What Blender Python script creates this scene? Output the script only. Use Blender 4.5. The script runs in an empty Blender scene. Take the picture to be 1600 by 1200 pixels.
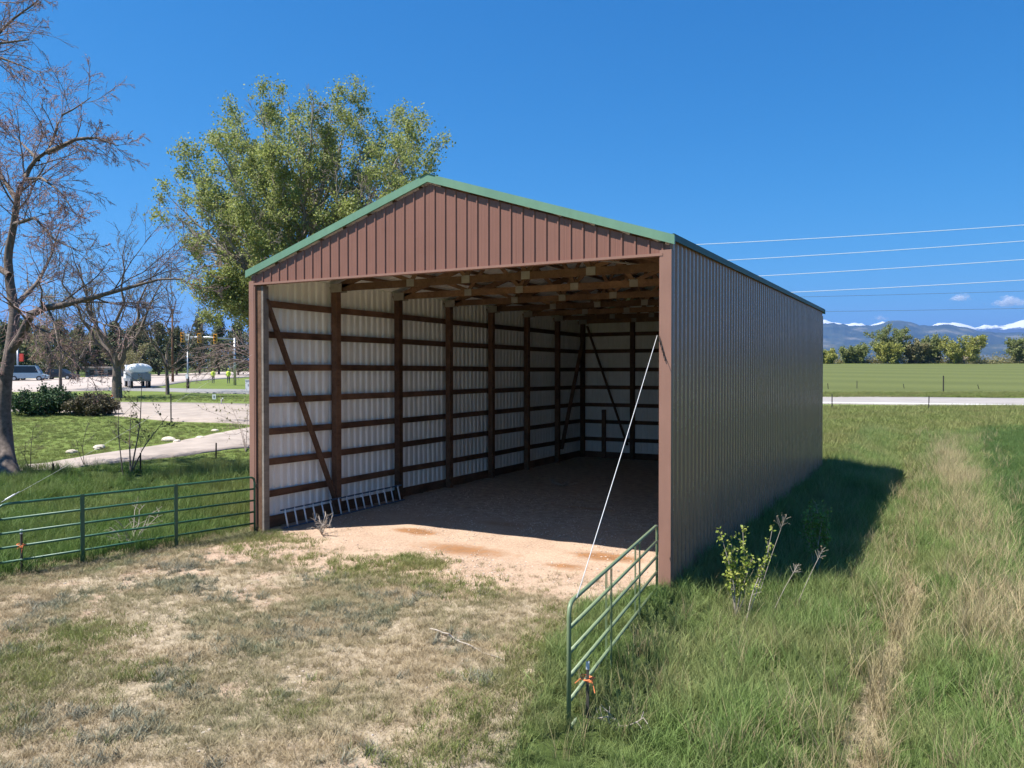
import bpy, math, random
import numpy as np
from mathutils import Vector
random.seed(7); rng = np.random.default_rng(7)
R = math.radians
scene = bpy.context.scene

# ------------------------------------------------------------------ camera, sky, sun, exposure
CAM = np.array([13.018, -12.273, 3.385]); YAW = R(-28.661); PITCH = R(-0.866); FPX = 1249.5
cd = bpy.data.cameras.new('camera'); cam = bpy.data.objects.new('camera', cd); scene.collection.objects.link(cam)
cam.location = CAM; cam.rotation_euler = (R(90) + PITCH, 0, -YAW)
cd.sensor_width = 36; cd.lens = FPX / 1600 * 36; cd.clip_start = 0.1; cd.clip_end = 90000
scene.camera = cam
scene.render.resolution_x, scene.render.resolution_y = 1024, 768

SUN_EL, SUN_AZ = R(59), R(225)          # light comes from the front left of the barn
world = bpy.data.worlds.new('World'); scene.world = world; world.use_nodes = True
wn = world.node_tree.nodes; wl_ = world.node_tree.links; wn.clear()
sky = wn.new('ShaderNodeTexSky'); sky.sky_type = 'NISHITA'; sky.sun_disc = False
sky.sun_elevation = SUN_EL; sky.sun_rotation = SUN_AZ
sky.altitude = 1600; sky.air_density = 1.0; sky.dust_density = 0.9; sky.ozone_density = 6.0
bg = wn.new('ShaderNodeBackground'); bg.inputs['Strength'].default_value = 0.06
wo = wn.new('ShaderNodeOutputWorld')
sep = wn.new('ShaderNodeSeparateColor'); cmb_ = wn.new('ShaderNodeCombineColor'); wl_.new(sky.outputs[0], sep.inputs[0])   # one even colour grade over the whole sky
for i_, (pw, k_) in enumerate(((2.2, .104), (1.05, .655), (.75, 1.265))):
    p1 = wn.new('ShaderNodeMath'); p1.operation = 'POWER'; p1.inputs[1].default_value = pw; p2 = wn.new('ShaderNodeMath'); p2.operation = 'MULTIPLY'; p2.inputs[1].default_value = k_
    wl_.new(sep.outputs[i_], p1.inputs[0]); wl_.new(p1.outputs[0], p2.inputs[0]); wl_.new(p2.outputs[0], cmb_.inputs[i_])
wl_.new(cmb_.outputs[0], bg.inputs['Color']); wl_.new(bg.outputs[0], wo.inputs['Surface'])
sd = bpy.data.lights.new('sun', 'SUN'); sd.energy = 3.7; sd.angle = R(0.5); sd.color = (1, .95, .87)
sun = bpy.data.objects.new('sun', sd); scene.collection.objects.link(sun)
sdir = Vector((math.sin(SUN_AZ) * math.cos(SUN_EL), math.cos(SUN_AZ) * math.cos(SUN_EL), math.sin(SUN_EL)))
sun.rotation_euler = sdir.to_track_quat('Z', 'Y').to_euler(); sun.location = (-20, -20, 40)
vs = scene.view_settings
vs.view_transform = 'Standard'; vs.look = 'None'; vs.gamma = 1; vs.exposure = 1.58; vs.use_curve_mapping = False
cy = scene.cycles
cy.max_bounces = 16; cy.diffuse_bounces = 14; cy.glossy_bounces = 3; cy.transmission_bounces = 3; cy.transparent_max_bounces = 40; cy.volume_bounces = 0
cy.use_denoising = True; cy.caustics_reflective = False; cy.caustics_refractive = False

# ------------------------------------------------------------------ helpers
FW = np.array([math.sin(YAW), math.cos(YAW), 0]); RT = np.array([math.cos(YAW), -math.sin(YAW), 0]); UPV = np.array([0, 0, 1.])
FW2 = FW * math.cos(PITCH) + UPV * math.sin(PITCH); UP2 = -FW * math.sin(PITCH) + UPV * math.cos(PITCH)
def P(u, v, t):
    """the place in the world seen at photo pixel (u, v), t metres deep"""
    return CAM + t * (FW2 + RT * (u - 800) / FPX - UP2 * (v - 600) / FPX)
def sstep(a, b, x):
    t = np.clip((np.asarray(x, float) - a) / (b - a), 0, 1); return t * t * (3 - 2 * t)
_perm = np.random.default_rng(3).random((256, 256))
def vnoise(x, y):
    x = np.asarray(x, float); y = np.asarray(y, float)
    xi = np.floor(x).astype(int); yi = np.floor(y).astype(int); fx = x - xi; fy = y - yi
    fx = fx * fx * (3 - 2 * fx); fy = fy * fy * (3 - 2 * fy)
    g = lambda a, b: _perm[a % 256, b % 256]
    return (g(xi, yi) * (1 - fx) + g(xi + 1, yi) * fx) * (1 - fy) + (g(xi, yi + 1) * (1 - fx) + g(xi + 1, yi + 1) * fx) * fy
def fbm(x, y, o=4):
    s = 0; a = .5
    for i in range(o): s = s + a * vnoise(x * 2 ** i + 17 * i, y * 2 ** i + 31 * i); a *= .5
    return s
LT, LZ = [-1e5, 19, 26, 30, 48, 65, 78, 89, 110, 130, 160, 220, 400, 1000, 1e5], [0, 0, .16, .34, .8, 1.0, 1.4, 1.75, 2.4, 2.75, 3.3, 3.8, 5.5, 8, 8]
RTT, RZ = [-1e5, 34, 40, 50, 60, 72, 76, 140, 260, 300, 600, 2000, 1e5], [0, 0, .2, .5, .74, 1.02, 1.25, 2.75, 6.1, 6.3, 3, -10, -40]
def gh(x, y):
    """terrain height"""
    x = np.asarray(x, float); y = np.asarray(y, float)
    t = (x - CAM[0]) * FW[0] + (y - CAM[1]) * FW[1]; s = (x - CAM[0]) * RT[0] + (y - CAM[1]) * RT[1]
    ang = np.arctan2(s, np.maximum(t, 1)); w = sstep(-.22, -.34, ang)
    z = np.interp(t, LT, LZ) * w + np.interp(t, RTT, RZ) * (1 - w)
    near = sstep(60, 30, np.abs(t))
    z = z - near * .26 * sstep(8.9, 10.4, x) * sstep(40, 22, y)
    inb = sstep(-.3, .1, x) * sstep(9.5, 9.1, x) * sstep(-3, .5, y) * sstep(17.6, 17.2, y)
    z = z + near * (1 - inb) * (fbm(x * .45, y * .45, 3) - .45) * .16 + near * (fbm(x * 2.3, y * 2.3, 2) - .4) * .035
    rut = np.exp(-((x - path_x(y)) / .28) ** 2) * sstep(-14, -10, y) * sstep(26, 18, y)
    return z - .16 * rut * near
def path_x(y):
    y = np.asarray(y, float); return 12.42 - .035 * np.maximum(y, 0) + .12 * np.sin(y * .7)
def G(u, v):
    """ground point seen at photo pixel"""
    d = FW2 + RT * (u - 800) / FPX - UP2 * (v - 600) / FPX
    ts = np.geomspace(3, 3000, 3000); p = CAM[None] + ts[:, None] * d[None]
    below = p[:, 2] < gh(p[:, 0], p[:, 1]); i = int(np.argmax(below)) if below.any() else 2999
    q = p[i].copy(); q[2] = float(gh(q[0], q[1])); return q

COL = scene.collection
def link(o, parent=None):
    COL.objects.link(o)
    if parent is not None: o.parent = parent
    return o
def tag(o, label=None, cat=None, group=None, kind=None):
    if label: o['label'] = label
    if cat: o['category'] = cat
    if group: o['group'] = group
    if kind: o['kind'] = kind
    return o
def empty(name, loc=(0, 0, 0), rz=0):
    o = bpy.data.objects.new(name, None); o.empty_display_size = .2; o.location = tuple(loc); o.rotation_euler = (0, 0, rz); return link(o)
class MB:
    def __init__(s): s.v = []; s.f = []; s.m = []
    def add(s, vs_, fs, mi=0):
        b = len(s.v); s.v += [tuple(map(float, p)) for p in vs_]; s.f += [tuple(i + b for i in f) for f in fs]; s.m += [mi] * len(fs); return s
    def box(s, a, b, mi=0):
        x0, y0, z0 = a; x1, y1, z1 = b
        return s.add([(x0, y0, z0), (x1, y0, z0), (x1, y1, z0), (x0, y1, z0), (x0, y0, z1), (x1, y0, z1), (x1, y1, z1), (x0, y1, z1)],
                     [(0, 3, 2, 1), (4, 5, 6, 7), (0, 1, 5, 4), (1, 2, 6, 5), (2, 3, 7, 6), (3, 0, 4, 7)], mi)
    def bar(s, p, q, w, h, up=(0, 0, 1), mi=0):
        p = Vector(p); q = Vector(q); d = (q - p).normalized(); sd_ = d.cross(Vector(up))
        if sd_.length < 1e-4: sd_ = d.cross(Vector((0, 1, 0)))
        sd_.normalize(); u = sd_.cross(d); a = sd_ * w / 2; b = u * h / 2
        return s.add([p - a - b, p + a - b, p + a + b, p - a + b, q - a - b, q + a - b, q + a + b, q - a + b],
                     [(3, 2, 1, 0), (4, 5, 6, 7), (0, 1, 5, 4), (1, 2, 6, 5), (2, 3, 7, 6), (3, 0, 4, 7)], mi)
    def tube(s, pts, r, n=8, mi=0, cap=True):
        pts = [Vector(p) for p in pts]; rr = r if isinstance(r, (list, tuple)) else [r] * len(pts); b = len(s.v); ref = None; vv = []; ff = []
        for i, p in enumerate(pts):
            d = (pts[min(i + 1, len(pts) - 1)] - pts[max(i - 1, 0)]).normalized()
            if ref is None: ref = d.orthogonal().normalized()
            ref = (ref - d * ref.dot(d)).normalized(); c = d.cross(ref)
            for k in range(n):
                a = 2 * math.pi * k / n; vv.append(p + (ref * math.cos(a) + c * math.sin(a)) * rr[i])
        for i in range(len(pts) - 1):
            for k in range(n): ff.append((i * n + k, i * n + (k + 1) % n, (i + 1) * n + (k + 1) % n, (i + 1) * n + k))
        if cap: ff.append(tuple(range(n))[::-1]); ff.append(tuple((len(pts) - 1) * n + k for k in range(n)))
        return s.add(vv, ff, mi)
    def mesh(s, name, mats, smooth=False):
        me = bpy.data.meshes.new(name); me.from_pydata(s.v, [], s.f)
        for m in (mats if isinstance(mats, (list, tuple)) else [mats]): me.materials.append(m)
        me.polygons.foreach_set('material_index', s.m)
        if smooth: me.polygons.foreach_set('use_smooth', [True] * len(s.f))
        me.update(); return me
    def build(s, name, mats, parent=None, smooth=False):
        return link(bpy.data.objects.new(name, s.mesh(name, mats, smooth)), parent)
def np_mesh(name, v, f, mat, smooth=False):
    """fast mesh from an (N,3) array and an (M,k) face array"""
    v = np.asarray(v, np.float32); f = np.asarray(f, np.int32); k = f.shape[1]
    me = bpy.data.meshes.new(name); me.vertices.add(len(v)); me.vertices.foreach_set('co', v.ravel())
    me.loops.add(f.size); me.loops.foreach_set('vertex_index', f.ravel())
    me.polygons.add(len(f)); me.polygons.foreach_set('loop_start', np.arange(0, f.size, k, dtype=np.int32))
    if smooth: me.polygons.foreach_set('use_smooth', np.ones(len(f), bool))
    me.materials.append(mat); me.update(calc_edges=True); return me
def np_obj(name, v, f, mat, parent=None, smooth=False): return link(bpy.data.objects.new(name, np_mesh(name, v, f, mat, smooth)), parent)
def copy_tree(o, parent=None):
    c = o.copy(); link(c, parent)
    for ch in list(o.children): copy_tree(ch, c)
    return c

# ------------------------------------------------------------------ materials
class NT:
    def __init__(s, name):
        s.m = bpy.data.materials.new(name); s.m.use_nodes = True; s.t = s.m.node_tree; s.t.nodes.clear()
        s.out = s.n('ShaderNodeOutputMaterial'); s.b = s.n('ShaderNodeBsdfPrincipled'); s.l(s.b.outputs[0], s.out.inputs[0])
    def n(s, k, **kw):
        x = s.t.nodes.new(k)
        for a, b in kw.items(): setattr(x, a, b)
        return x
    def l(s, a, b): s.t.links.new(a, b)
    def noise(s, scale, detail=4, rough=.55, vec=None, dims='3D'):
        x = s.n('ShaderNodeTexNoise'); x.inputs['Scale'].default_value = scale; x.inputs['Detail'].default_value = detail; x.inputs['Roughness'].default_value = rough
        if vec is not None: s.l(vec, x.inputs['Vector'])
        return x.outputs[0]
    def ramp(s, fac, stops):
        x = s.n('ShaderNodeValToRGB'); e = x.color_ramp.elements
        while len(e) < len(stops): e.new(.5)
        for i, (p, c) in enumerate(stops): e[i].position = p; e[i].color = (*c, 1) if len(c) == 3 else c
        s.l(fac, x.inputs[0]); return x.outputs[0]
    def mix(s, fac, a, b, mode='MIX'):
        x = s.n('ShaderNodeMix', data_type='RGBA', blend_type=mode)
        for val, i in ((fac, 0), (a, 6), (b, 7)):
            if isinstance(val, (int, float)): x.inputs[i].default_value = val
            elif isinstance(val, tuple): x.inputs[i].default_value = (*val, 1)
            else: s.l(val, x.inputs[i])
        return x.outputs[2]
    def math(s, op, a, b=0., clamp=False):
        x = s.n('ShaderNodeMath', operation=op); x.use_clamp = clamp
        for i, val in enumerate((a, b)):
            if isinstance(val, (int, float)): x.inputs[i].default_value = val
            else: s.l(val, x.inputs[i])
        return x.outputs[0]
    def attr(s, name): x = s.n('ShaderNodeAttribute'); x.attribute_name = name; return x.outputs['Fac']
    def pos(s): return s.n('ShaderNodeNewGeometry').outputs['Position']
    def obj(s): return s.n('ShaderNodeTexCoord').outputs['Object']
    def mapped(s, vec, scale):
        x = s.n('ShaderNodeMapping'); x.inputs['Scale'].default_value = scale; s.l(vec, x.inputs[0]); return x.outputs[0]
    def orand(s): return s.n('ShaderNodeObjectInfo').outputs['Random']
    def base(s, c): s.l(c, s.b.inputs['Base Color']) if not isinstance(c, tuple) else setattr(s.b.inputs['Base Color'], 'default_value', (*c, 1)); return s
    def set(s, rough=.6, metal=0, spec=.5): s.b.inputs['Roughness'].default_value = rough; s.b.inputs['Metallic'].default_value = metal; s.b.inputs['Specular IOR Level'].default_value = spec; return s
    def bump(s, h, strength=.3, dist=.02):
        x = s.n('ShaderNodeBump'); x.inputs['Strength'].default_value = strength; x.inputs['Distance'].default_value = dist; s.l(h, x.inputs['Height']); s.l(x.outputs[0], s.b.inputs['Normal']); return s
def simple(name, c, rough=.6, metal=0, var=.25, scale=6, spec=.4):
    m = NT(name); n = m.noise(scale, 5, .6, m.obj())
    m.base(m.ramp(n, [(.3, tuple(x * (1 - var) for x in c)), (.7, tuple(min(1, x * (1 + var)) for x in c))])).set(rough, metal, spec); return m.m
def leafmat(name, cols, trans=.35, rough=.55):
    m = NT(name); g = m.n('ShaderNodeNewGeometry'); c = m.ramp(g.outputs['Random Per Island'], [(i / max(1, len(cols) - 1), k) for i, k in enumerate(cols)])
    m.base(c).set(rough, 0, .3); tr = m.n('ShaderNodeBsdfTranslucent'); m.l(c, tr.inputs[0]); mx = m.n('ShaderNodeMixShader'); mx.inputs[0].default_value = trans
    m.l(m.b.outputs[0], mx.inputs[1]); m.l(tr.outputs[0], mx.inputs[2]); m.l(mx.outputs[0], m.out.inputs[0]); return m.m
def grassmat(name, root, mid, tip, alt, trans=.3):
    """blade colour runs along the blade (attribute h); patches of alt by place"""
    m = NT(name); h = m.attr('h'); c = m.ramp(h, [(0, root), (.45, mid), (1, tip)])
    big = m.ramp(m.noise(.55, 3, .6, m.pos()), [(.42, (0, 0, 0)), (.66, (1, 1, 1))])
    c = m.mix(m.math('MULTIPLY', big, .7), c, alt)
    r = m.orand(); hv = m.n('ShaderNodeHueSaturation'); m.l(c, hv.inputs['Color'])
    m.l(m.math('ADD', m.math('MULTIPLY', r, .5), .75), hv.inputs['Value'])
    m.base(hv.outputs[0]).set(.6, 0, .25); tr = m.n('ShaderNodeBsdfTranslucent'); m.l(hv.outputs[0], tr.inputs[0]); mx = m.n('ShaderNodeMixShader'); mx.inputs[0].default_value = trans
    m.l(m.b.outputs[0], mx.inputs[1]); m.l(tr.outputs[0], mx.inputs[2]); m.l(mx.outputs[0], m.out.inputs[0]); return m.m
def wood(name, dark, light):
    m = NT(name); v = m.obj(); r = m.orand()
    add = m.n('ShaderNodeVectorMath', operation='ADD'); m.l(v, add.inputs[0])
    cmb = m.n('ShaderNodeCombineXYZ'); [m.l(m.math('MULTIPLY', r, 37.), cmb.inputs[i]) for i in range(3)]; m.l(cmb.outputs[0], add.inputs[1])
    n1 = m.noise(1.7, 6, .7, add.outputs[0]); n2 = m.noise(14, 6, .7, m.mapped(add.outputs[0], (1, .12, 1)))
    f = m.math('ADD', m.math('MULTIPLY', n1, .7), m.math('MULTIPLY', n2, .45))
    c = m.ramp(f, [(.38, dark), (.58, tuple((a + b) / 2 for a, b in zip(dark, light))), (.78, light)])
    hv = m.n('ShaderNodeHueSaturation'); m.l(c, hv.inputs['Color']); m.l(m.math('ADD', m.math('MULTIPLY', r, .6), .7), hv.inputs['Value'])
    m.base(hv.outputs[0]).set(.8, 0, .2).bump(n2, .4, .01); return m.m
def paint(name, c, rough=.33, spec=.5, streak=1.):
    m = NT(name); v = m.obj(); n = m.noise(1.3, 5, .6, v); d = m.noise(9, 6, .7, m.mapped(v, (1, 1, .15)))
    f = m.math('ADD', m.math('MULTIPLY', n, .5), m.math('MULTIPLY', d, .5))
    cc = m.ramp(f, [(.3, tuple(x * (1 - .14 * streak) for x in c)), (.7, tuple(min(1, x * (1 + .1 * streak)) for x in c))])
    m.base(cc).set(rough, 0, spec)
    rr = m.math('ADD', m.math('MULTIPLY', n, .2 * streak), rough - .1 * streak); m.l(rr, m.b.inputs['Roughness']); m.bump(m.noise(2.2, 3, .5, v), .12 * streak, .02); return m.m
M = {}
M['brown'] = paint('brown_steel_shade_lift', (.40, .20, .13), .27, .5, .5)  # same paint as the gable, lightened and warmed to offset blue shade on the wall
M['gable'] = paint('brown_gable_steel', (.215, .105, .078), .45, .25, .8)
M['trim'] = paint('brown_trim', (.275, .15, .112), .45, .3)
M['green'] = paint('green_steel', (.14, .26, .17), .4)
M['white'] = paint('white_steel', (.86, .86, .84), .42)
M['wood'] = wood('weathered_wood', (.055, .029, .019), (.205, .115, .07))
M['truss'] = wood('truss_wood', (.085, .045, .025), (.30, .18, .10))
M['greywood'] = wood('grey_wood', (.13, .11, .095), (.33, .29, .25))
M['plate'] = simple('gusset', (.30, .28, .24), .6, 0, .2)
M['galv'] = simple('galvanised', (.45, .46, .48), .4, .7, .15)
M['alu'] = simple('aluminium', (.72, .73, .74), .45, .1, .1)
M['bluerail'] = simple('blue_rail', (.07, .12, .2), .5, .2, .2)
M['gate_dark'] = paint('gate_green', (.028, .105, .06), .42)
M['gate_light'] = paint('gate_faded_green', (.165, .215, .115), .45)
M['rope'] = simple('rope', (.5, .5, .5), .7, 0, .1, 40)
M['chain'] = simple('chain', (.09, .07, .06), .5, .7, .3)
M['twine'] = simple('orange_twine', (.75, .22, .08), .7, 0, .2)
M['tpost'] = simple('t_post_paint', (.06, .055, .05), .6, .3, .3)
M['tposttip'] = simple('t_post_tip', (.55, .6, .66), .5, .2, .1)
M['bark'] = simple('elm_bark', (.14, .11, .092), .9, 0, .45, 9)
M['barkgrey'] = simple('grey_bark', (.27, .23, .195), .9, 0, .4, 9)
M['barkpink'] = simple('pink_twigs', (.26, .19, .17), .9, 0, .3, 5)
M['twigpink'] = simple('pinkish_twig', (.25, .165, .15), .85, 0, .35, 3)
M['deadtwig'] = simple('dead_twig', (.33, .285, .24), .85, 0, .2, 12)
M['bud'] = leafmat('red_bud', [(.36, .20, .18), (.46, .29, .26), (.30, .20, .14)], .35)
M['cotton'] = leafmat('cottonwood_leaf', [(.19, .24, .06), (.28, .32, .09), (.37, .385, .15), (.22, .275, .075)], .5)
M['budgreen'] = leafmat('young_leaf', [(.10, .13, .04), (.16, .17, .06), (.2, .17, .09)], .35)
M['pine'] = leafmat('pine_needles', [(.065, .085, .04), (.105, .125, .06), (.16, .165, .08)], .12, .7)
M['olive'] = leafmat('olive_leaf', [(.16, .165, .07), (.24, .225, .10), (.28, .24, .13)], .35)
M['juniper'] = leafmat('juniper', [(.02, .05, .018), (.035, .075, .025), (.05, .095, .03)], .12, .7)
M['brownbush'] = leafmat('brown_bush', [(.06, .06, .03), (.1, .085, .045), (.13, .10, .06)], .15, .7)
M['dkgreen'] = leafmat('dark_leaf', [(.16, .195, .065), (.22, .255, .09), (.29, .30, .12)], .45)
M['yelgreen'] = leafmat('yellow_green_leaf', [(.24, .26, .06), (.33, .34, .085), (.40, .39, .12)], .4)
M['shrubleaf'] = leafmat('shrub_leaf', [(.17, .25, .04), (.30, .36, .07), (.40, .40, .10)], .4)
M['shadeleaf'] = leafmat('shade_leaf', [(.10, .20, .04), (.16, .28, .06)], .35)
M['concrete'] = simple('pale_concrete', (.37, .315, .28), .85, 0, .12, .3)
M['asphalt'] = simple('grey_asphalt', (.21, .205, .20), .85, 0, .12, .4)
M['roadR'] = simple('road_grey', (.29, .265, .25), .85, 0, .1, .4)
M['drive'] = simple('gravel_drive', (.31, .26, .225), .95, 0, .2, 1.1)
M['linewhite'] = simple('line_paint', (.75, .75, .73), .7, 0, .1)
M['signal'] = simple('signal_yellow', (.72, .36, .03), .5, 0, .1)
M['black'] = simple('black', (.015, .015, .016), .5, 0, .3)
M['red'] = simple('red_sign', (.55, .05, .03), .5, 0, .1)
M['signwhite'] = simple('sign_white', (.8, .8, .8), .5, 0, .05)
M['vwhite'] = simple('vehicle_white', (.78, .79, .80), .35, 0, .05)
M['vgrey'] = simple('vehicle_grey', (.22, .25, .27), .4, .2, .15)
M['vblue'] = simple('vehicle_blue', (.30, .42, .52), .35, 0, .1)
M['vdark'] = simple('vehicle_dark', (.03, .035, .045), .3, 0, .2)
M['glass'] = simple('dark_glass', (.02, .025, .03), .1, 0, .1)
M['hivis'] = simple('hi_vis', (.55, .68, .06), .6, 0, .1)
M['cloth'] = simple('dark_cloth', (.03, .035, .05), .8, 0, .2)
M['skin'] = simple('skin', (.45, .27, .2), .6, 0, .1)
M['rock'] = simple('pale_rock', (.52, .46, .37), .9, 0, .25, 5)
m = NT('cloud_vapour'); tl = m.n('ShaderNodeBsdfTranslucent'); tl.inputs[0].default_value = (.95, .95, .95, 1); df = m.n('ShaderNodeBsdfDiffuse'); df.inputs[0].default_value = (.95, .95, .95, 1); a_ = m.n('ShaderNodeAddShader'); tp_ = m.n('ShaderNodeBsdfTransparent'); mx = m.n('ShaderNodeMixShader'); mx2 = m.n('ShaderNodeMixShader'); mx2.inputs[0].default_value = .5
m.l(df.outputs[0], mx2.inputs[1]); m.l(tl.outputs[0], mx2.inputs[2]); m.l(m.math('MULTIPLY', m.ramp(m.noise(.004, 6, .7, m.pos()), [(.35, (0, 0, 0)), (.7, (1, 1, 1))]), .34), mx.inputs[0]); m.l(tp_.outputs[0], mx.inputs[1]); m.l(mx2.outputs[0], mx.inputs[2]); m.l(mx.outputs[0], m.out.inputs[0]); M['cloud'] = m.m
M['wire_light'] = simple('bright_wire', (.85, .87, .9), .35, .3, .05)
M['wire_dark'] = simple('dark_wire', (.10, .13, .18), .6, 0, .1)
M['flower'] = simple('dry_flower', (.62, .45, .38), .8, 0, .2)

# ground: one sheet, its soils told apart by vertex masks broken up with noise
def ground_material():
    m = NT('ground_soil'); p = m.pos()
    nf = m.noise(38, 6, .7, p); nm = m.noise(5, 6, .65, p); nb = m.noise(.8, 5, .6, p); vor = m.n('ShaderNodeTexVoronoi'); vor.inputs['Scale'].default_value = 26; m.l(p, vor.inputs['Vector'])
    def mask(name, sharp=3.):
        a = m.attr(name); brk = m.math('ADD', m.math('MULTIPLY', m.math('SUBTRACT', nm, .5), .9), m.math('MULTIPLY', m.math('SUBTRACT', nf, .5), .5))
        return m.math('ADD', m.math('MULTIPLY', m.math('SUBTRACT', m.math('ADD', a, brk), .5), sharp), .5, True)
    gravel = m.mix(m.math('MULTIPLY', vor.outputs['Distance'], .9), m.ramp(nf, [(.3, (.30, .205, .145)), (.5, (.50, .36, .265)), (.72, (.66, .505, .395))]), (.28, .195, .14))
    gravel = m.mix(m.ramp(nb, [(.42, (0, 0, 0)), (.7, (.5, .5, .5))]), gravel, (.52, .40, .30))
    green = m.ramp(nm, [(.3, (.035, .055, .014)), (.7, (.085, .115, .03))])
    lawn = m.mix(m.ramp(nf, [(.35, (0, 0, 0)), (.7, (1, 1, 1))]), m.ramp(nm, [(.3, (.085, .125, .028)), (.7, (.17, .205, .055))]), (.115, .155, .035))
    crop = m.ramp(nm, [(.3, (.085, .105, .03)), (.7, (.13, .145, .05))])
    sx = m.n('ShaderNodeSeparateXYZ'); m.l(p, sx.inputs[0])
    row = m.n('ShaderNodeTexWave'); row.wave_type = 'BANDS'; row.bands_direction = 'Y'; row.inputs['Scale'].default_value = .013; row.inputs['Distortion'].default_value = 2.5; row.inputs['Detail'].default_value = 3; row.inputs['Detail Scale'].default_value = .6; m.l(p, row.inputs['Vector'])
    crop = m.mix(m.math('MULTIPLY', row.outputs[1], m.math('MULTIPLY', m.noise(.03, 4, .6, p), .9)), crop, (.065, .08, .025))
    straw = m.ramp(nf, [(.3, (.20, .15, .095)), (.7, (.44, .36, .25))])
    dry = m.ramp(m.math('ADD', m.math('MULTIPLY', nf, .6), m.math('MULTIPLY', nm, .4)), [(.34, (.17, .145, .10)), (.46, (.33, .27, .19)), (.56, (.43, .35, .255)), (.68, (.55, .46, .35))])
    dung = m.ramp(m.math('ADD', m.math('MULTIPLY', nf, .5), m.math('MULTIPLY', nm, .5)), [(.35, (.21, .17, .135)), (.55, (.46, .38, .31)), (.7, (.62, .52, .43))])
    stain = m.ramp(nm, [(.3, (.16, .075, .03)), (.7, (.34, .165, .07))])
    c = m.mix(mask('lawn'), green, lawn); c = m.mix(mask('crop'), c, crop); c = m.mix(mask('straw'), c, straw); c = m.mix(mask('dry'), c, dry); c = m.mix(mask('gravel'), c, gravel)
    c = m.mix(mask('dung', 1.6), c, dung); c = m.mix(m.math('MULTIPLY', mask('stain', 2.0), .9), c, stain)
    m.base(c).set(.95, 0, .15); m.bump(m.math('ADD', nf, m.math('MULTIPLY', nm, 1.5)), .7, .03); return m.m
M['ground'] = ground_material()

# soil masks, shared by the sheet and the plants that grow on it
def seg_dist(x, y, pts):
    d = np.full(np.shape(x), 1e9)
    for (ax, ay), (bx, by) in zip(pts[:-1], pts[1:]):
        vx, vy = bx - ax, by - ay; t = np.clip(((x - ax) * vx + (y - ay) * vy) / (vx * vx + vy * vy), 0, 1)
        d = np.minimum(d, np.hypot(x - ax - t * vx, y - ay - t * vy))
    return d
def masks(x, y):
    t = (x - CAM[0]) * FW[0] + (y - CAM[1]) * FW[1]; s = (x - CAM[0]) * RT[0] + (y - CAM[1]) * RT[1]; ang = np.arctan2(s, np.maximum(t, .5))
    inb = ((x > .05) & (x < 9.1) & (y > -.05) & (y < 17.2)).astype(float)
    # yard in front of the opening: bounded by the two gates
    lx = .02 + .14 * np.minimum(y, 0); rx = np.interp(y, [-14, -8, -6.3, -4, -1.8, -.4, .4], [11.8, 10.4, 9.6, 8.75, 8.35, 8.75, 9.1])
    wob = (fbm(x * .8, y * .8, 3) - .45) * 1.2
    yard = sstep(-.3, .9, x - lx - .5 + wob * .5) * sstep(-.3, .3, rx - x + wob * .35) * sstep(.4, -.1, y) * sstep(-20, -15, y)
    g = sstep(-2.7, -.7, y + wob * .9 - .11 * (x - 4.5) + .5 * sstep(4, 8.5, x)) * yard
    patch = sstep(.52, .66, fbm(x * 1.6 + 9, y * 1.6 + 4, 4)) * .6 * yard
    gravel = np.maximum(np.maximum(inb, g), patch); 
    bare = np.exp(-(((x - 1.7) / 1.0) ** 2 + ((y + 2.2) / .55) ** 2)) * yard
    gravel = np.maximum(gravel, bare * .9)
    dung = inb * sstep(1.6, 5.5, y + wob) * .95 + inb * sstep(.9, .3, x) * .5
    st = sum(np.exp(-(((x - a) / c) ** 2 + ((y - b) / d) ** 2)) * e for a, b, c, d, e in [(3.1, 1.6, .55, .26, 1.2), (4.9, .6, 1.2, .5, .78), (7.55, 1.35, .7, .3, 1.2), (7.2, .35, .5, .2, .9), (5.2, 6, 1.2, .3, .5), (4.3, 3.2, .8, .3, .5)])
    path = np.exp(-((x - path_x(y) - .12 * (vnoise(y * 1.1, y * 0) - .5)) / (.13 + .15 * vnoise(y * .8, y * 0 + 7.5))) ** 2) * sstep(-16, -11, y) * sstep(9, 1.5, y) * (.35 + .65 * sstep(.3, .6, vnoise(y * .55 + 2.3, y * 0 + 3.)))
    strip = np.exp(-((x - 13.75 + .03 * y) / .45) ** 2) * sstep(-5, 3, y) * (.45 + .55 * sstep(.3, .5, fbm(x * .6, y * .6, 2))) * sstep(34, 24, y)
    crop = sstep(13.9, 14.4, x + .25 * wob - .0 * y) * sstep(46, 40, t) * (ang > 0)
    crop = np.maximum(crop, sstep(76, 79, t) * (ang > .1) * sstep(262, 255, t))
    lawn = ((ang < -.2) & (t > 27) & (t < 130)) * sstep(27, 30, t)
    lawn = np.maximum(lawn, sstep(33, 40, t) * (ang > .1) * sstep(80, 76, t) * .9); lawn = np.maximum(lawn, sstep(250, 262, t))
    return dict(gravel=gravel, dung=dung, stain=np.clip(st, 0, 1), straw=np.clip(path * 1.0 + strip * .45, 0, 1), dry=yard, crop=crop, lawn=lawn, yard=yard, inb=inb, t=t, ang=ang, path=path, strip=strip)

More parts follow.
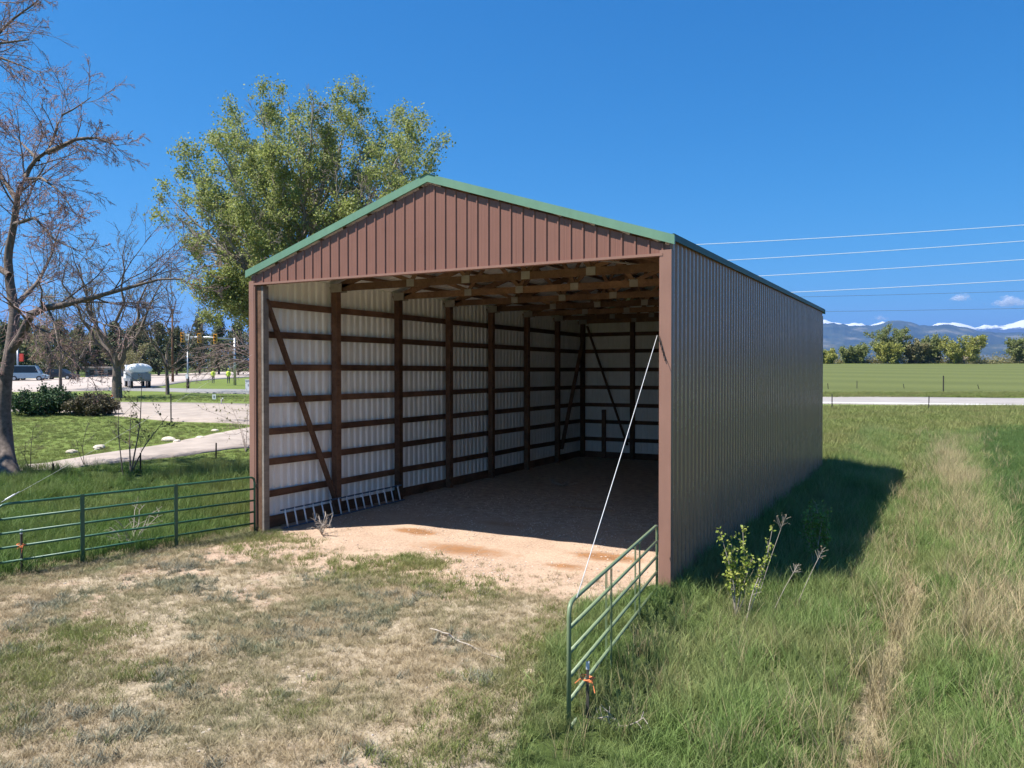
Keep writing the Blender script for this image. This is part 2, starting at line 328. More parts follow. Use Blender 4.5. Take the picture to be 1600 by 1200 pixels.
# ------------------------------------------------------------------ ground
def build_ground():
    cx, cy_ = 8., -3.
    rr = np.concatenate([np.arange(0, 28, .22), np.geomspace(28, 45000, 150)]); na = 420
    a = np.linspace(0, 2 * math.pi, na, endpoint=False); X = cx + rr[:, None] * np.cos(a); Y = cy_ + rr[:, None] * np.sin(a)
    x, y = X.ravel(), Y.ravel(); z = gh(x, y)
    i = np.arange(len(rr) - 1)[:, None] * na + np.arange(na)[None]; j = np.arange(len(rr) - 1)[:, None] * na + (np.arange(na)[None] + 1) % na
    f = np.stack([i, i + na, j + na, j], -1).reshape(-1, 4)
    o = np_obj('ground', np.stack([x, y, z], 1), f, M['ground'], None, True); mk = masks(x, y)
    for k in ('gravel', 'dung', 'stain', 'straw', 'dry', 'crop', 'lawn'):
        at = o.data.attributes.new(k, 'FLOAT', 'POINT'); at.data.foreach_set('value', np.asarray(mk[k], np.float32))
    return tag(o, kind='structure')
build_ground()
def strip(name, upper, lower, mat, lift=.05, n=60, cross=6):
    """a road draped on the ground, its two edges given as seen in the photograph"""
    def res(e):
        e = np.array([G(u, v) for u, v in e]); L = np.concatenate([[0], np.cumsum(np.hypot(*np.diff(e[:, :2], axis=0).T))]); q = np.linspace(0, L[-1], n)
        return np.stack([np.interp(q, L, e[:, 0]), np.interp(q, L, e[:, 1])], 1)
    A, B = res(upper), res(lower); w = np.linspace(0, 1, cross + 1)[None, :, None]; XY = A[:, None] * (1 - w) + B[:, None] * w
    z = gh(XY[..., 0], XY[..., 1]) + lift; v = np.concatenate([XY, z[..., None]], -1).reshape(-1, 3)
    i = (np.arange(n - 1)[:, None] * (cross + 1) + np.arange(cross)[None]); f = np.stack([i, i + cross + 1, i + cross + 2, i + 1], -1).reshape(-1, 4)
    # edge skirts make it a slab
    b = len(v); ed = np.concatenate([v.reshape(n, cross + 1, 3)[:, 0], v.reshape(n, cross + 1, 3)[:, -1]]) - [0, 0, .15]; v = np.concatenate([v, ed]); k = np.arange(n - 1)
    f = np.concatenate([f, np.stack([k * (cross + 1), b + k, b + k + 1, (k + 1) * (cross + 1)], 1), np.stack([k * (cross + 1) + cross, (k + 1) * (cross + 1) + cross, b + n + k + 1, b + n + k], 1)])
    o = np_obj(name, v, f, mat); o['kind'] = 'structure'; return o
strip('gravel_driveway', [(-120, 738), (40, 728), (120, 717), (200, 704), (270, 693), (330, 680), (400, 667), (520, 645)], [(-120, 755), (40, 741), (120, 731), (200, 722), (300, 711), (400, 700), (520, 690)], M['drive'], .04)
strip('concrete_apron', [(-120, 630), (40, 629), (175, 629), (300, 630), (390, 632), (520, 634)], [(-120, 644), (40, 643), (110, 645), (175, 650), (270, 659), (390, 664), (520, 668)], M['drive'], .05)
strip('concrete_road', [(-120, 595), (0, 593.5), (100, 591), (190, 588), (250, 585.5), (330, 582), (400, 579.5)], [(-120, 614), (0, 613), (100, 612), (190, 610), (250, 604), (285, 598), (400, 589)], M['concrete'], .06)
strip('asphalt_lane', [(170, 606.5), (250, 607.5), (320, 609), (400, 610), (520, 611)], [(170, 610.5), (250, 612), (320, 614.5), (400, 616.5), (520, 619)], M['asphalt'], .10)
strip('country_road', [(1180, 618.5), (1290, 619.5), (1450, 621.5), (1600, 623), (1800, 625)], [(1180, 630), (1290, 631.5), (1450, 633.5), (1600, 635.5), (1800, 638)], M['roadR'], .06)
def line_strip(name, e, w, mat, lift): return strip(name, [(u, v - w) for u, v in e], [(u, v + w) for u, v in e], mat, lift, 40, 1)
line_strip('road_edge_line', [(1180, 628.6), (1290, 630), (1450, 632), (1600, 634), (1800, 636.4)], .3, M['linewhite'], .075)

# ------------------------------------------------------------------ barn
W, L, H, RG = 9.14, 17.2, 5.43, 6.90; SL = (RG - H) / (W / 2); ZB = -.35
barn = tag(empty('pole_barn', (0, 0, 0)), 'brown corrugated steel pole barn with green roof trim and open front', 'barn')
RIB = .2286; SHW = RIB * 4
def profile(w0, w1, wide=False):
    """rib outline of a steel sheet between w0 and w1 -> list of (along, out)"""
    out = [(w0, 0.)]; k = math.floor((w0 + 1e-6) / RIB)
    while k * RIB <= w1 + 1e-6:
        c = (k + .5) * RIB
        for dx, o in (((-.080, 0), (-.066, .004), (-.036, .034), (.036, .034), (.066, .004), (.080, 0)) if wide else ((-.026, 0), (-.012, .021), (.012, .021), (.026, 0))):
            if w0 < c + dx < w1: out.append((c + dx, o))
        for q in (() if wide else (-.082, .082)):
            for dx, o in ((-.012, 0), (0, .0018), (.012, 0)):
                if w0 < c + q + dx < w1: out.append((c + q + dx, o))
        k += 1
    out.append((w1, 0.)); return sorted(out)
def sheet(fn, prof, lo, hi, mo, mi, gap=.006):
    """fn(along, out, up) -> xyz ; outer skin in material mo, inner skin in mi, edges closed"""
    mb = MB(); n = len(prof); v = []
    for s_, dz in ((0, 0), (1, -gap)):
        for a, o in prof: v.append(fn(a, o + dz, lo(a))); v.append(fn(a, o + dz, hi(a)))
    fo = [(2 * i, 2 * i + 2, 2 * i + 3, 2 * i + 1) for i in range(n - 1)]; b = 2 * n
    fi = [(b + 2 * i, b + 2 * i + 1, b + 2 * i + 3, b + 2 * i + 2) for i in range(n - 1)]
    ed = [(2 * i, b + 2 * i, b + 2 * i + 2, 2 * i + 2) for i in range(n - 1)] + [(2 * i + 1, 2 * i + 3, b + 2 * i + 3, b + 2 * i + 1) for i in range(n - 1)] + [(0, 1, b + 1, b), (2 * n - 2, b + 2 * n - 2, b + 2 * n - 1, 2 * n - 1)]
    mb.add(v, fo + fi + ed); mb.m = [0] * len(fo) + [1] * len(fi) + [0] * len(ed); return mb, [mo, mi]
def sheets(name, fn, total, lo, hi, mo, mi, share=True, half=None):
    a = 0.; first = None
    while a < total - 1e-4:
        b = min(a + SHW, total)
        if half and a < half - 1e-4 < b - 1e-3: pass
        if share and first is not None and abs(b - a - SHW) < 1e-4:
            o = first.copy(); link(o, barn); o.location = Vector(fn(a, 0, 0)) - Vector(fn(0, 0, 0))
        else:
            mb, mats = sheet(fn, profile(a, b - .002, True), lo, hi, mo, mi); o = mb.build(name, mats, barn)
            if first is None: first = o
        a = b
FH = 5.25
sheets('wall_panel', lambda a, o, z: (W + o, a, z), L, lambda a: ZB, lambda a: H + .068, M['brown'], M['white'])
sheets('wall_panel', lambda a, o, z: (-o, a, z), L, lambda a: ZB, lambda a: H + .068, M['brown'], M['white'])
roofz = lambda x: H + SL * min(x, W - x)
def gable_top(x): return roofz(x) - .05
def split_sheets(name, fn, lo, mo, mi):
    a = 0.
    while a < W - 1e-4:
        b = min(a + SHW, W); cuts = [a, b] if not (a < W / 2 < b) else [a, W / 2, b]
        pr = profile(a, b - .002)
        if len(cuts) == 3: pr = sorted(set(pr + [(W / 2, float(np.interp(W / 2, [q[0] for q in pr], [q[1] for q in pr])))]))
        mb, mats = sheet(fn, pr, lo, gable_top, mo, mi); mb.build(name, mats, barn); a = b
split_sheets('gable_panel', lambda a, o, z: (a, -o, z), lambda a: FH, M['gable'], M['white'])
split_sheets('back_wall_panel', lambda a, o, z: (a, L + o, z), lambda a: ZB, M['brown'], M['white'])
# roof: sheets laid down each slope
sl_len = math.hypot(W / 2 + .07, SL * (W / 2 + .07)); cs = (W / 2 + .07) / sl_len; sn = SL * cs
RO = L + .12
for side in (0, 1):
    a = -.06; first = None
    while a < RO - .06 - 1e-4:
        b = min(a + SHW, RO - .06)
        def fn(al, o, d, side=side):
            x = W / 2 + (d * cs + o * sn) * (1 if side else -1); return (x, al, RG + .09 - d * sn + o * cs)
        if first is not None and abs(b - a - SHW) < 1e-4:
            o = first.copy(); link(o, barn); o.location = (0, a + .06, 0)
        else:
            pr = [(q + a, o) for q, o in profile(0, b - a - .002)]
            mb, mats = sheet(fn, pr, lambda q: 0., lambda q: sl_len, M['green'], M['white']); o = mb.build('roof_panel', mats, barn)
            if first is None: first = o
        a = b
mb = MB()
for s_ in (-1, 1): mb.add([(W / 2, -.09, RG + .135), (W / 2 + s_ * .17, -.09, RG + .135 - .17 * SL), (W / 2 + s_ * .17, L + .09, RG + .135 - .17 * SL), (W / 2, L + .09, RG + .135)], [(0, 1, 2, 3)])
mb.build('ridge_cap', M['green'], barn)
# rake trim: green fascia on both gable ends
for y0, sg in ((-.03, -1), (L + .03, 1)):
    for s_ in (-1, 1):
        mb = MB(); e = W / 2 + .10
        xa, xb = W / 2, W / 2 + s_ * e
        za, zb = RG + .12, RG + .12 - SL * e
        yo = y0 + sg * .045
        q = [(xa, za), (xb, zb), (xb, zb - .138), (xa, za - .138)]
        v = [(x, yo, z) for x, z in q] + [(x, y0, z) for x, z in q] + [(xa, yo - sg * .16, za + .012), (xb, yo - sg * .16, zb + .012), (xa, yo, za + .012), (xb, yo, zb + .012)]
        mb.add(v, [(0, 1, 2, 3), (4, 7, 6, 5), (3, 2, 6, 7), (1, 5, 6, 2), (8, 9, 11, 10), (10, 11, 1, 0)])
        mb.build('rake_trim', M['green'], barn)
# brown corner trims, header trim
def ltrim(name, x, sx, y, sy, z0, z1, wf=.135, wsd=.12, parent=barn):
    mb = MB(); t = .006
    mb.box((min(x, x - sx * wf), min(y, y + sy * t), z0), (max(x, x - sx * wf), max(y, y + sy * t), z1))
    mb.box((min(x, x + sx * t), min(y + sy * t, y - sy * wsd), z0), (max(x, x + sx * t), max(y + sy * t, y - sy * wsd), z1)); return mb.build(name, M['trim'], parent)
ltrim('corner_trim', W + .035, 1, -.03, -1, ZB, H - .12, .185); ltrim('corner_trim', -.03, -1, -.03, -1, ZB, H - .12)
ltrim('corner_trim', W + .03, 1, L + .03, 1, ZB, H - .12); ltrim('corner_trim', -.03, -1, L + .03, 1, ZB, H - .12)
MB().box((.10, -.042, FH - .03), (W - .10, -.008, FH + .012)).box((.10, -.008, FH - .03), (W - .10, .10, FH - .022)).build('header_trim', M['trim'], barn)
for x0, x1 in ((.105, .135), (W - .158, W - .15)): MB().box((x0, -.028, ZB), (x1, .16, FH - .03)).build('jamb_trim', M['trim'], barn)
M['drip'] = simple('dark_green_drip_edge', (.03, .065, .05), .5, 0, .2)
for x0, s_ in ((W, 1), (0, -1)): MB().box((min(x0 + s_ * .062, x0 + s_ * .085), -.05, H + .015), (max(x0 + s_ * .062, x0 + s_ * .085), L + .05, H + .125)).build('drip_edge', M['drip'], barn)
# screws in rows on the two long walls: too small to pick apart
mb = MB()
GZ = [.05, .73, 1.42, 2.08, 2.78, 3.48, 4.2, 4.86]
for z in GZ[1:]:
    for k in range(1, int(L / RIB)):
        for dy in (-.105,): mb.box((W + .001, (k + .5) * RIB + dy - .014, z - .013), (W + .010, (k + .5) * RIB + dy + .014, z + .013))
o = mb.build('wall_screws', M['vdark'], barn); o['kind'] = 'stuff'
# posts
PY = [L * k / 7 for k in range(8)]; PY[0] = .09; PY[7] = L - .12
me_post = MB().box((-.08, -.08, ZB), (.08, .08, 5.42)).mesh('post', M['wood'])
def part(name, me, loc, mat=None):
    o = bpy.data.objects.new(name, me); o.location = loc; return link(o, barn)
for k, y in enumerate(PY):
    part('post', me_post, (.19, y, random.uniform(-.02, .02)))
    o = part('post', me_post, (W - .19 if k else W - .112, y if k else .12, random.uniform(-.02, .02)))
    if k == 0: o.scale = (.42, 1, 1)
MB().box((.275, .012, ZB), (.33, .165, 5.2)).build('jamb_board', M['greywood'], barn)
for x in (W / 4, W / 2, 3 * W / 4): part('post', me_post, (x, L - .13, 0))
# girts, bay by bay
for side in (0, 1):
    for k in range(7):
        for z in GZ:
            h = .145 if z > .1 else .27; zc = z if z > .1 else .10
            y0, y1 = PY[k] + (.0 if k else -.06), PY[k + 1]
            x = .055 if side == 0 else W - .055; dz = random.uniform(-.012, .012); dz2 = random.uniform(-.012, .012)
            MB().bar((x, y0 + .004, zc + dz), (x, y1 - .004, zc + dz2), .042, h).build('girt', M['wood'], barn)
for k in range(4):
    for z in GZ:
        h = .145 if z > .1 else .27; zc = z if z > .1 else .10
        MB().bar((.08 + k * (W - .16) / 4 + .004, L - .03, zc), (.08 + (k + 1) * (W - .16) / 4 - .004, L - .03, zc + random.uniform(-.01, .01)), .042, h).build('girt', M['wood'], barn)
# diagonal braces
def brace(p, q, w=.045, h=.14): MB().bar(p, q, w, h, (1, 0, 0)).build('brace', M['wood'], barn)
brace((.30, .12, 4.92), (.30, 2.40, .12)); brace((.30, L - .25, 4.9), (.30, PY[6] + .12, .5))
MB().bar((.42, L - .24, 5.2), (2.12, L - .24, .55), .14, .045, (0, 0, 1)).build('brace', M['wood'], barn)
MB().box((1.04, L - .22, 0), (1.18, L - .09, 1.9)).build('short_post', M['wood'], barn)
# trusses, each with webs and gusset plates of its own
def truss(y):
    bc, d = 5.38, .045
    ztop = lambda x: roofz(x) - .13
    mb = MB(); mb.bar((.12, y, bc), (W - .12, y, bc), d, .16)
    for s_ in (-1, 1): mb.bar((W / 2, y, ztop(W / 2) - .02), (W / 2 + s_ * (W / 2 - .03), y, ztop(.03) + .02), d, .15)
    t = mb.build('truss', M['truss'], barn); tx = [W * q for q in (1 / 6, 1 / 3, 2 / 3, 5 / 6)]; bx = [W * q for q in (.26, .42, .58, .74)]
    for a, b in ((tx[0] * 1.0, bx[0]), (tx[1], bx[0]), (tx[1], bx[1]), (W / 2, bx[1]), (W / 2, bx[2]), (tx[2], bx[2]), (tx[2], bx[3]), (tx[3], bx[3])):
        MB().bar((a, y + .002, ztop(a) - .05), (b, y + .002, bc + .05), .036, .09).build('web', M['truss'], t)
    for b in bx:
        for yy in (-1, 1): MB().box((b - .10, y + yy * .032 - .004, bc - .075), (b + .10, y + yy * .032 + .004, bc + .09)).build('gusset_plate', M['plate'], t)
    for b in (.27, W - .27):
        for yy in (-1, 1): MB().box((b - .17, y + yy * .095 - .01, bc - .11), (b + .17, y + yy * .095 + .01, bc + .09)).build('gusset_plate', M['plate'], t)
for y in PY[1:]: truss(y if y < L - .2 else L - .22)
me_purlin = MB().box((-.02, 0, -.045), (.02, L - .1, .045)).mesh('purlin', M['truss'])
for s_ in (-1, 1):
    for d in np.arange(.25, W / 2 - .15, .61):
        x = W / 2 + s_ * d; o = part('purlin', me_purlin, (x, .05, roofz(x) - .008)); o.rotation_euler = (0, s_ * math.atan(SL), 0)
MB().bar((.1, .06, FH + .1), (W - .1, .06, FH + .1), .045, .22).build('header_beam', M['truss'], barn)
MB().box((.30, 2.70, 5.463), (3.6, 2.78, 5.50)).build('loose_board', M['plate'], barn)
MB().bar((6.6, .4, 5.475), (7.9, 3.0, 5.475), .07, .02).build('loose_board', M['plate'], barn)

# ------------------------------------------------------------------ gates
def gate(hinge, free, ztop_h, ztop_f, mat, stays, label, double):
    h = Vector(hinge); f = Vector(free); Lg = (f - h).length; d = (f - h).normalized(); rz = math.atan2(d.y, d.x)
    g = tag(empty('tube_gate', (h.x, h.y, ztop_h), rz), label, 'gate'); sl = (ztop_f - ztop_h) / Lg
    hs_ = [0, .25, .49, .73, .97, 1.25]; r = .021
    z = lambda s, q: s * sl - q
    pts = [(0.02, 0, z(0, 1.27)), (0.02, 0, z(0, .12)), (.03, 0, z(0, .05)), (.07, 0, z(.07, .012)), (.14, 0, z(.14, 0)), (Lg - .14, 0, z(Lg, 0)), (Lg - .07, 0, z(Lg, .012)), (Lg - .02, 0, z(Lg, .05)), (Lg, 0, z(Lg, .13)), (Lg, 0, z(Lg, 1.38))]
    MB().tube(pts, r * 1.08, 10).build('frame_tube', mat, g, True)
    for q in hs_[1:]: MB().tube([(.02, 0, z(.02, q)), (Lg, 0, z(Lg, q))], r, 10).build('rail', mat, g, True)
    for s in stays:
        if double:
            for ds in (-.03, .03): MB().box((s + ds - .008, -.034, z(s, 1.27)), (s + ds + .008, -.026, z(s, .0))).build('stay', mat, g)
            for ds in (-.03, .03): MB().box((s + ds - .008, .026, z(s, 1.27)), (s + ds + .008, .034, z(s, .0))).build('stay', mat, g)
        else: MB().box((s - .035, .024, z(s, 1.30)), (s + .035, .036, z(s, -.03))).build('stay', mat, g)
    for q in (.2, 1.1): MB().tube([(-.06, 0, z(0, q)), (.02, 0, z(0, q))], .014, 8).tube([(-.03, 0, z(0, q) - .05), (-.03, 0, z(0, q) + .05)], .018, 8).build('hinge', M['chain'], g)
    return g
hL = P(399, 745, 16.75); fL = P(-4, 789, 13.2); hR = P(1027, 820, 12.5); fR = P(889, 943, 7.87)
gate((hL[0], hL[1], 0), (fL[0], fL[1], 0), hL[2], fL[2], M['gate_dark'], [1.72, 3.42], 'dark green tube gate hung on the left jamb of the barn', False)
gate((hR[0], hR[1], 0), (fR[0], fR[1], 0), hR[2], fR[2], M['gate_light'], [1.55, 3.25], 'faded light green tube gate standing open in tall grass on the right', True)
def cable(a, b, label, sag=.02, r=.005):
    a = Vector(a); b = Vector(b); n = 12
    o = MB().tube([a.lerp(b, i / n) - Vector((0, 0, sag * 4 * (i / n) * (1 - i / n))) for i in range(n + 1)], r, 6).build('support_cable', M['rope'], None, True); return tag(o, label, 'cable', 'gate support cables')
cable((8.955, -.045, 3.96), fR + np.array([.03, .12, .03]), 'white cable slanting from the right jamb down to the light green gate')
cable((.08, -.06, 3.75), fL + np.array([0, .05, .03]), 'thin white cable from the left jamb to the dark green gate', .05, .0018)
tk0 = Vector(fL) + Vector((.0, .07, .04)); tkd = (Vector((.08, -.06, 3.75)) - tk0).normalized()
tag(MB().tube([tk0, tk0 + tkd * .05, tk0 + tkd * .06, tk0 + tkd * .22, tk0 + tkd * .23, tk0 + tkd * .3], [.005, .005, .014, .014, .005, .005], 8).build('turnbuckle', M['alu'], None, True), 'bright metal turnbuckle above the end of the dark green gate', 'turnbuckle')
ch = MB()
for i in range(9):
    p = Vector((8.985 + i * .0125, -.05 - .002 * (i % 2), 3.93 - i * .043)); k = i % 2
    pts = [p + Vector(((.012 if k else .003) * math.cos(a), (.003 if k else .012) * math.sin(a), .028 * math.sin(a) if k else .028 * math.cos(a))) for a in np.linspace(0, 2 * math.pi, 9)]
    ch.tube(pts, .004, 5, cap=False)
tag(ch.build('hanging_chain', M['chain']), 'short dark chain hanging on the right jamb by the cable', 'chain')
# T-posts tied to the gates with orange twine
def tpost(name, base, h, label, group=None, tip=True, twine=None, lean=(0, 0), w=.03):
    t = tag(empty(name, base), label, 'post', group); top = Vector((lean[0], lean[1], h))
    MB().bar((0, 0, -.3), top, w, .008).bar(Vector((0, .014, -.3)), top + Vector((0, .014, 0)), .008, w).build('stake', M['tpost'], t)
    if tip: MB().bar(top * .9, top * 1.004, w + .006, .012).bar(top * .9 + Vector((0, .014, 0)), top * 1.004 + Vector((0, .014, 0)), .012, w + .006).build('tip', M['tposttip'], t)
    if twine:
        mb = MB()
        for j in range(3):
            r = .04 + .012 * j; mb.tube([(r * math.cos(a) * 1.2, r * math.sin(a), twine + .012 * j + .012 * math.sin(2 * a + j)) for a in np.linspace(0, 2 * math.pi, 12)], .006, 5, cap=False)
        mb.tube([(.04, 0, twine), (.08, -.03, twine - .05), (.1, -.05, twine - .10)], .005, 5); mb.tube([(-.04, 0, twine), (-.1, .03, twine - .02), (-.15, .02, twine - .07)], .005, 5)
        mb.build('twine', M['twine'], t)
    return t
b = P(914, 1040, 8.17); tpost('steel_post', (b[0] + .03, b[1], -.32), b[2] + .36, 'steel post with orange twine tied to the light green gate', None, True, b[2] + .18)
b = P(36, 866, 13.45); tpost('steel_post', (b[0] - .06, b[1], -.05), .78, 'steel post with orange twine behind the dark green gate', None, True, .5)
for (u, v0, v1, lab) in ((83, 742, 724, 'short fence stake by the driveway, nearest the big bare tree'), (219, 741, 708, 'fence stake standing beside the sapling with two stems'), (337, 716, 692, 'fence stake in tall grass nearest the barn corner')):
    g_ = G(u, v0); t = (g_ - CAM) @ FW; tpost('fence_stake', g_, (v0 - v1) * t / FPX, lab, 'fence stakes along the driveway', False, None, (random.uniform(-.03, .03), 0), .05)
b = G(267, 660); tpost('fence_stake', b, 1.55, 'thin tall stake at the edge of the concrete apron', 'fence stakes along the driveway', False, None, (0, 0), .07)
for (u, v0, v1, lean, lab) in ((1300, 640, 616, .0, 'thin fence post on the near roadside closest to the barn'), (1451, 641, 619, .02, 'thin fence post on the near roadside in the middle of the field view'),
                               (1294.5, 608, 599, -.15, 'short leaning post across the road beside the barn edge'), (1339, 607, 595, 0, 'slim upright post across the road, second from the barn'), (1413.5, 607, 600, -.3, 'short tilted post across the road, left of the tall wooden post'),
                               (1474, 612, 587, 0, 'tall wooden post across the road in the green field'), (1531, 608, 601, -.5, 'bent short post across the road, rightmost of the row')):
    g_ = G(u, v0); t = (g_ - CAM) @ FW; hh = (v0 - v1) * t / FPX; tpost('field_fence_post', g_, hh, lab, 'fence posts along the country road', False, None, (lean * RT[0] * hh, lean * RT[1] * hh), .12 if '1474' in str(u) or u == 1474 else .075)

# ------------------------------------------------------------------ ladder lying on its side along the left wall
lad = tag(empty('ladder', (0, 0, 0)), 'ladder with white rungs lying on edge along the left inner wall', 'ladder')
pa, pb = Vector((.40, .42, .0)), Vector((.36, 4.80, .0))
for dz, dx, nm in ((.03, .10, 'lower_rail'), (.40, 0, 'upper_rail')): MB().bar(pa + Vector((dx, 0, dz)), pb + Vector((dx, 0, dz)), .028, .03).build(nm, M['bluerail'], lad)
me_r = MB().tube([(.10, 0, .02), (0, 0, .41)], .019, 8).mesh('rung', M['alu'], True)
for i in range(15):
    p = pa.lerp(pb, (i + .4) / 15); o = bpy.data.objects.new('rung', me_r); o.location = p; link(o, lad)

# ------------------------------------------------------------------ plants: branching skeletons as arrays of polylines
def norm(a): return a / np.maximum(np.linalg.norm(a, axis=-1, keepdims=True), 1e-9)
def spawn(pts, rad, k, u0, u1, ang, ratio, npts, up=0., wig=.15, rr=.55, rmin=.004, lens=None, taper=.3):
    N, n, _ = pts.shape; seglen = np.linalg.norm(np.diff(pts, axis=1), axis=-1).sum(1)
    u = (np.arange(k)[None] + rng.random((N, k))) / k * (u1 - u0) + u0; fi = u * (n - 1); i0 = np.clip(fi.astype(int), 0, n - 2); fr = (fi - i0)[..., None]
    ar = np.arange(N)[:, None]; p0 = pts[ar, i0] * (1 - fr) + pts[ar, i0 + 1] * fr; tan = norm(pts[ar, i0 + 1] - pts[ar, i0]); r0 = (rad[ar, i0] * (1 - fr[..., 0]) + rad[ar, i0 + 1] * fr[..., 0]) * rr
    rv = rng.normal(size=(N, k, 3)); side = norm(rv - (rv * tan).sum(-1, keepdims=True) * tan); a = rng.uniform(ang[0], ang[1], (N, k, 1)); d = norm(tan * np.cos(a) + side * np.sin(a))
    ln = (seglen[:, None] if lens is None else lens) * ratio * (1 - .45 * (u - u0) / max(u1 - u0, 1e-6)) * rng.uniform(.65, 1.25, (N, k))
    out = np.zeros((N, k, npts, 3)); out[:, :, 0] = p0; cur = p0.copy()
    for j in range(1, npts):
        d = norm(d + rng.normal(size=d.shape) * wig + np.array([0, 0, up])); cur = cur + d * (ln / (npts - 1))[..., None]; out[:, :, j] = cur
    rads = np.maximum(r0[..., None] * np.linspace(1, taper, npts), rmin)
    return out.reshape(N * k, npts, 3), rads.reshape(N * k, npts)
def tubes(groups):
    V = []; F = []; base = 0
    for pts, rad, ns in groups:
        N, n, _ = pts.shape
        tan = np.empty_like(pts); tan[:, 1:-1] = pts[:, 2:] - pts[:, :-2]; tan[:, 0] = pts[:, 1] - pts[:, 0]; tan[:, -1] = pts[:, -1] - pts[:, -2]; tan = norm(tan)
        ref = np.where(np.abs(tan[..., 2:3]) > .8, np.array([1., .2, 0]), np.array([0.1, 0, 1.])); a = norm(np.cross(tan, ref)); b = np.cross(tan, a)
        an = np.arange(ns) * 2 * math.pi / ns; v = pts[:, :, None] + rad[:, :, None, None] * (a[:, :, None] * np.cos(an)[:, None] + b[:, :, None] * np.sin(an)[:, None])
        V.append(v.reshape(-1, 3)); idx = base + np.arange(N * n * ns).reshape(N, n, ns); nx = np.roll(idx, -1, 2)
        F.append(np.stack([idx[:, :-1], nx[:, :-1], nx[:, 1:], idx[:, 1:]], -1).reshape(-1, 4)); base += N * n * ns
    return np.concatenate(V), np.concatenate(F)
def leaves(c, size, flat=0.):
    """one four-cornered leaf per point"""
    N = len(c); a = rng.normal(size=(N, 3)); a[:, 2] *= (1 - flat * .6); a = norm(a); b = rng.normal(size=(N, 3)); b = norm(b - (b * a).sum(1, keepdims=True) * a)
    s = (size * rng.uniform(.6, 1.35, N))[:, None]; v = np.stack([c - a * s * .5, c + b * s * .36, c + a * s * .55, c - b * s * .36], 1)
    return v.reshape(-1, 3), np.arange(N * 4).reshape(N, 4)
def along(pts, m, jit):
    N, n, _ = pts.shape; u = rng.random((N, m)) * (n - 1); i = np.clip(u.astype(int), 0, n - 2); f = (u - i)[..., None]; ar = np.arange(N)[:, None]
    return (pts[ar, i] * (1 - f) + pts[ar, i + 1] * f + rng.normal(size=(N, m, 3)) * jit).reshape(-1, 3)
def poly(ptlist, n):
    p = np.array(ptlist, float); L_ = np.concatenate([[0], np.cumsum(np.linalg.norm(np.diff(p, axis=0), axis=1))]); q = np.linspace(0, L_[-1], n)
    return np.stack([np.interp(q, L_, p[:, k]) for k in range(3)], 1)[None]
def tree_obj(name, base, label, cat, wood_groups, wmat, leaf=None, lmat=None, group=None, wname='trunk', twigs=None, tmat=None):
    base = np.array(base, float); t = tag(empty(name, base), label, cat, group)
    v, f = tubes(wood_groups); np_obj(wname, v - base, f, wmat, t, True)
    if twigs: v, f = tubes(twigs); np_obj('twigs', v - base, f, tmat, t, True)
    if leaf is not None: np_obj('crown', leaf[0] - base, leaf[1], lmat, t)
    return t
# big bare elm on the left, its trunk and limbs as they stand 25 m away
D0 = 25.5
tr = poly([G(14, 744) - [0, 0, .2]] + [P(u, v, D0 + dz) for u, v, dz in ((8, 690, 0), (5, 640, 0), (9, 590, 0), (18, 535, 0), (23, 490, .1), (15, 440, .2), (12, 400, .2), (22, 350, 0), (28, 300, -.2), (52, 252, -.5), (75, 236, -.6), (87, 207, -.6), (93, 182, -.5), (120, 168, -.5), (142, 152, -.4))], 40)
trr = np.interp(np.linspace(0, 1, 40), [0, .06, .3, .5, .68, .82, 1], [.43, .25, .175, .135, .09, .05, .012])[None]
def limb(px, n, r0, r1): p = poly([P(*q) for q in px], n); return p, np.linspace(r0, r1, n)[None]
limbs = [limb([(16, 550, D0), (36, 520, D0 - .3), (45, 495, D0 - .6), (65, 482, D0 - 1), (97, 477, D0 - 1.4), (155, 462, D0 - 2), (217, 445, D0 - 2.4), (250, 436, D0 - 2.6), (285, 436, D0 - 2.8)], 20, .15, .02),
         limb([(75, 238, D0 - .6), (100, 227, D0 - 1), (120, 217, D0 - 1.2), (150, 215, D0 - 1.4), (185, 228, D0 - 1.6)], 12, .09, .015),
         limb([(26, 312, D0), (5, 280, D0 + .5), (-25, 250, D0 + 1)], 10, .09, .02), limb([(60, 250, D0 - .5), (35, 225, D0 + .6), (18, 210, D0 + 1.2)], 10, .06, .012),
         limb([(40, 280, D0 - .3), (65, 278, D0 - 1.5), (95, 300, D0 - 2), (118, 335, D0 - 2.3)], 10, .06, .012), limb([(22, 350, D0), (55, 340, D0 - 1.5), (85, 375, D0 - 2), (130, 395, D0 - 2.4)], 12, .07, .012),
         limb([(14, 430, D0), (-30, 400, D0 + .6), (-70, 330, D0 + 1)], 10, .10, .02), limb([(22, 480, D0), (60, 440, D0 + 1.4), (80, 400, D0 + 2.2), (95, 350, D0 + 2.6)], 12, .09, .012),
         limb([(42, 505, D0 - .4), (75, 520, D0 - .8), (110, 560, D0 - 1.2), (140, 585, D0 - 1.4)], 12, .05, .008), limb([(9, 590, D0), (-40, 560, D0 - 1), (-80, 520, D0 - 1.5)], 10, .08, .02)]
g1 = [(tr, trr, 10)]; P2 = []; R2 = []
for p, r in limbs: g1.append((p, r, 7))
for p, r in limbs + [(tr[:, 22:], trr[:, 22:])]:
    a, b = spawn(p, r, 15, .15, 1., (.4, 1.05), .44, 8, .03, .10, .34, .008); P2.append(a); R2.append(b)
a2 = np.concatenate(P2); r2 = np.concatenate(R2); a3, r3 = spawn(a2, r2, 8, .15, 1, (.4, .95), .5, 6, -.05, .13, .5, .0055); a4, r4 = spawn(a3, r3, 6, .15, 1, (.35, .9), .5, 5, -.04, .13, .7, .0045)
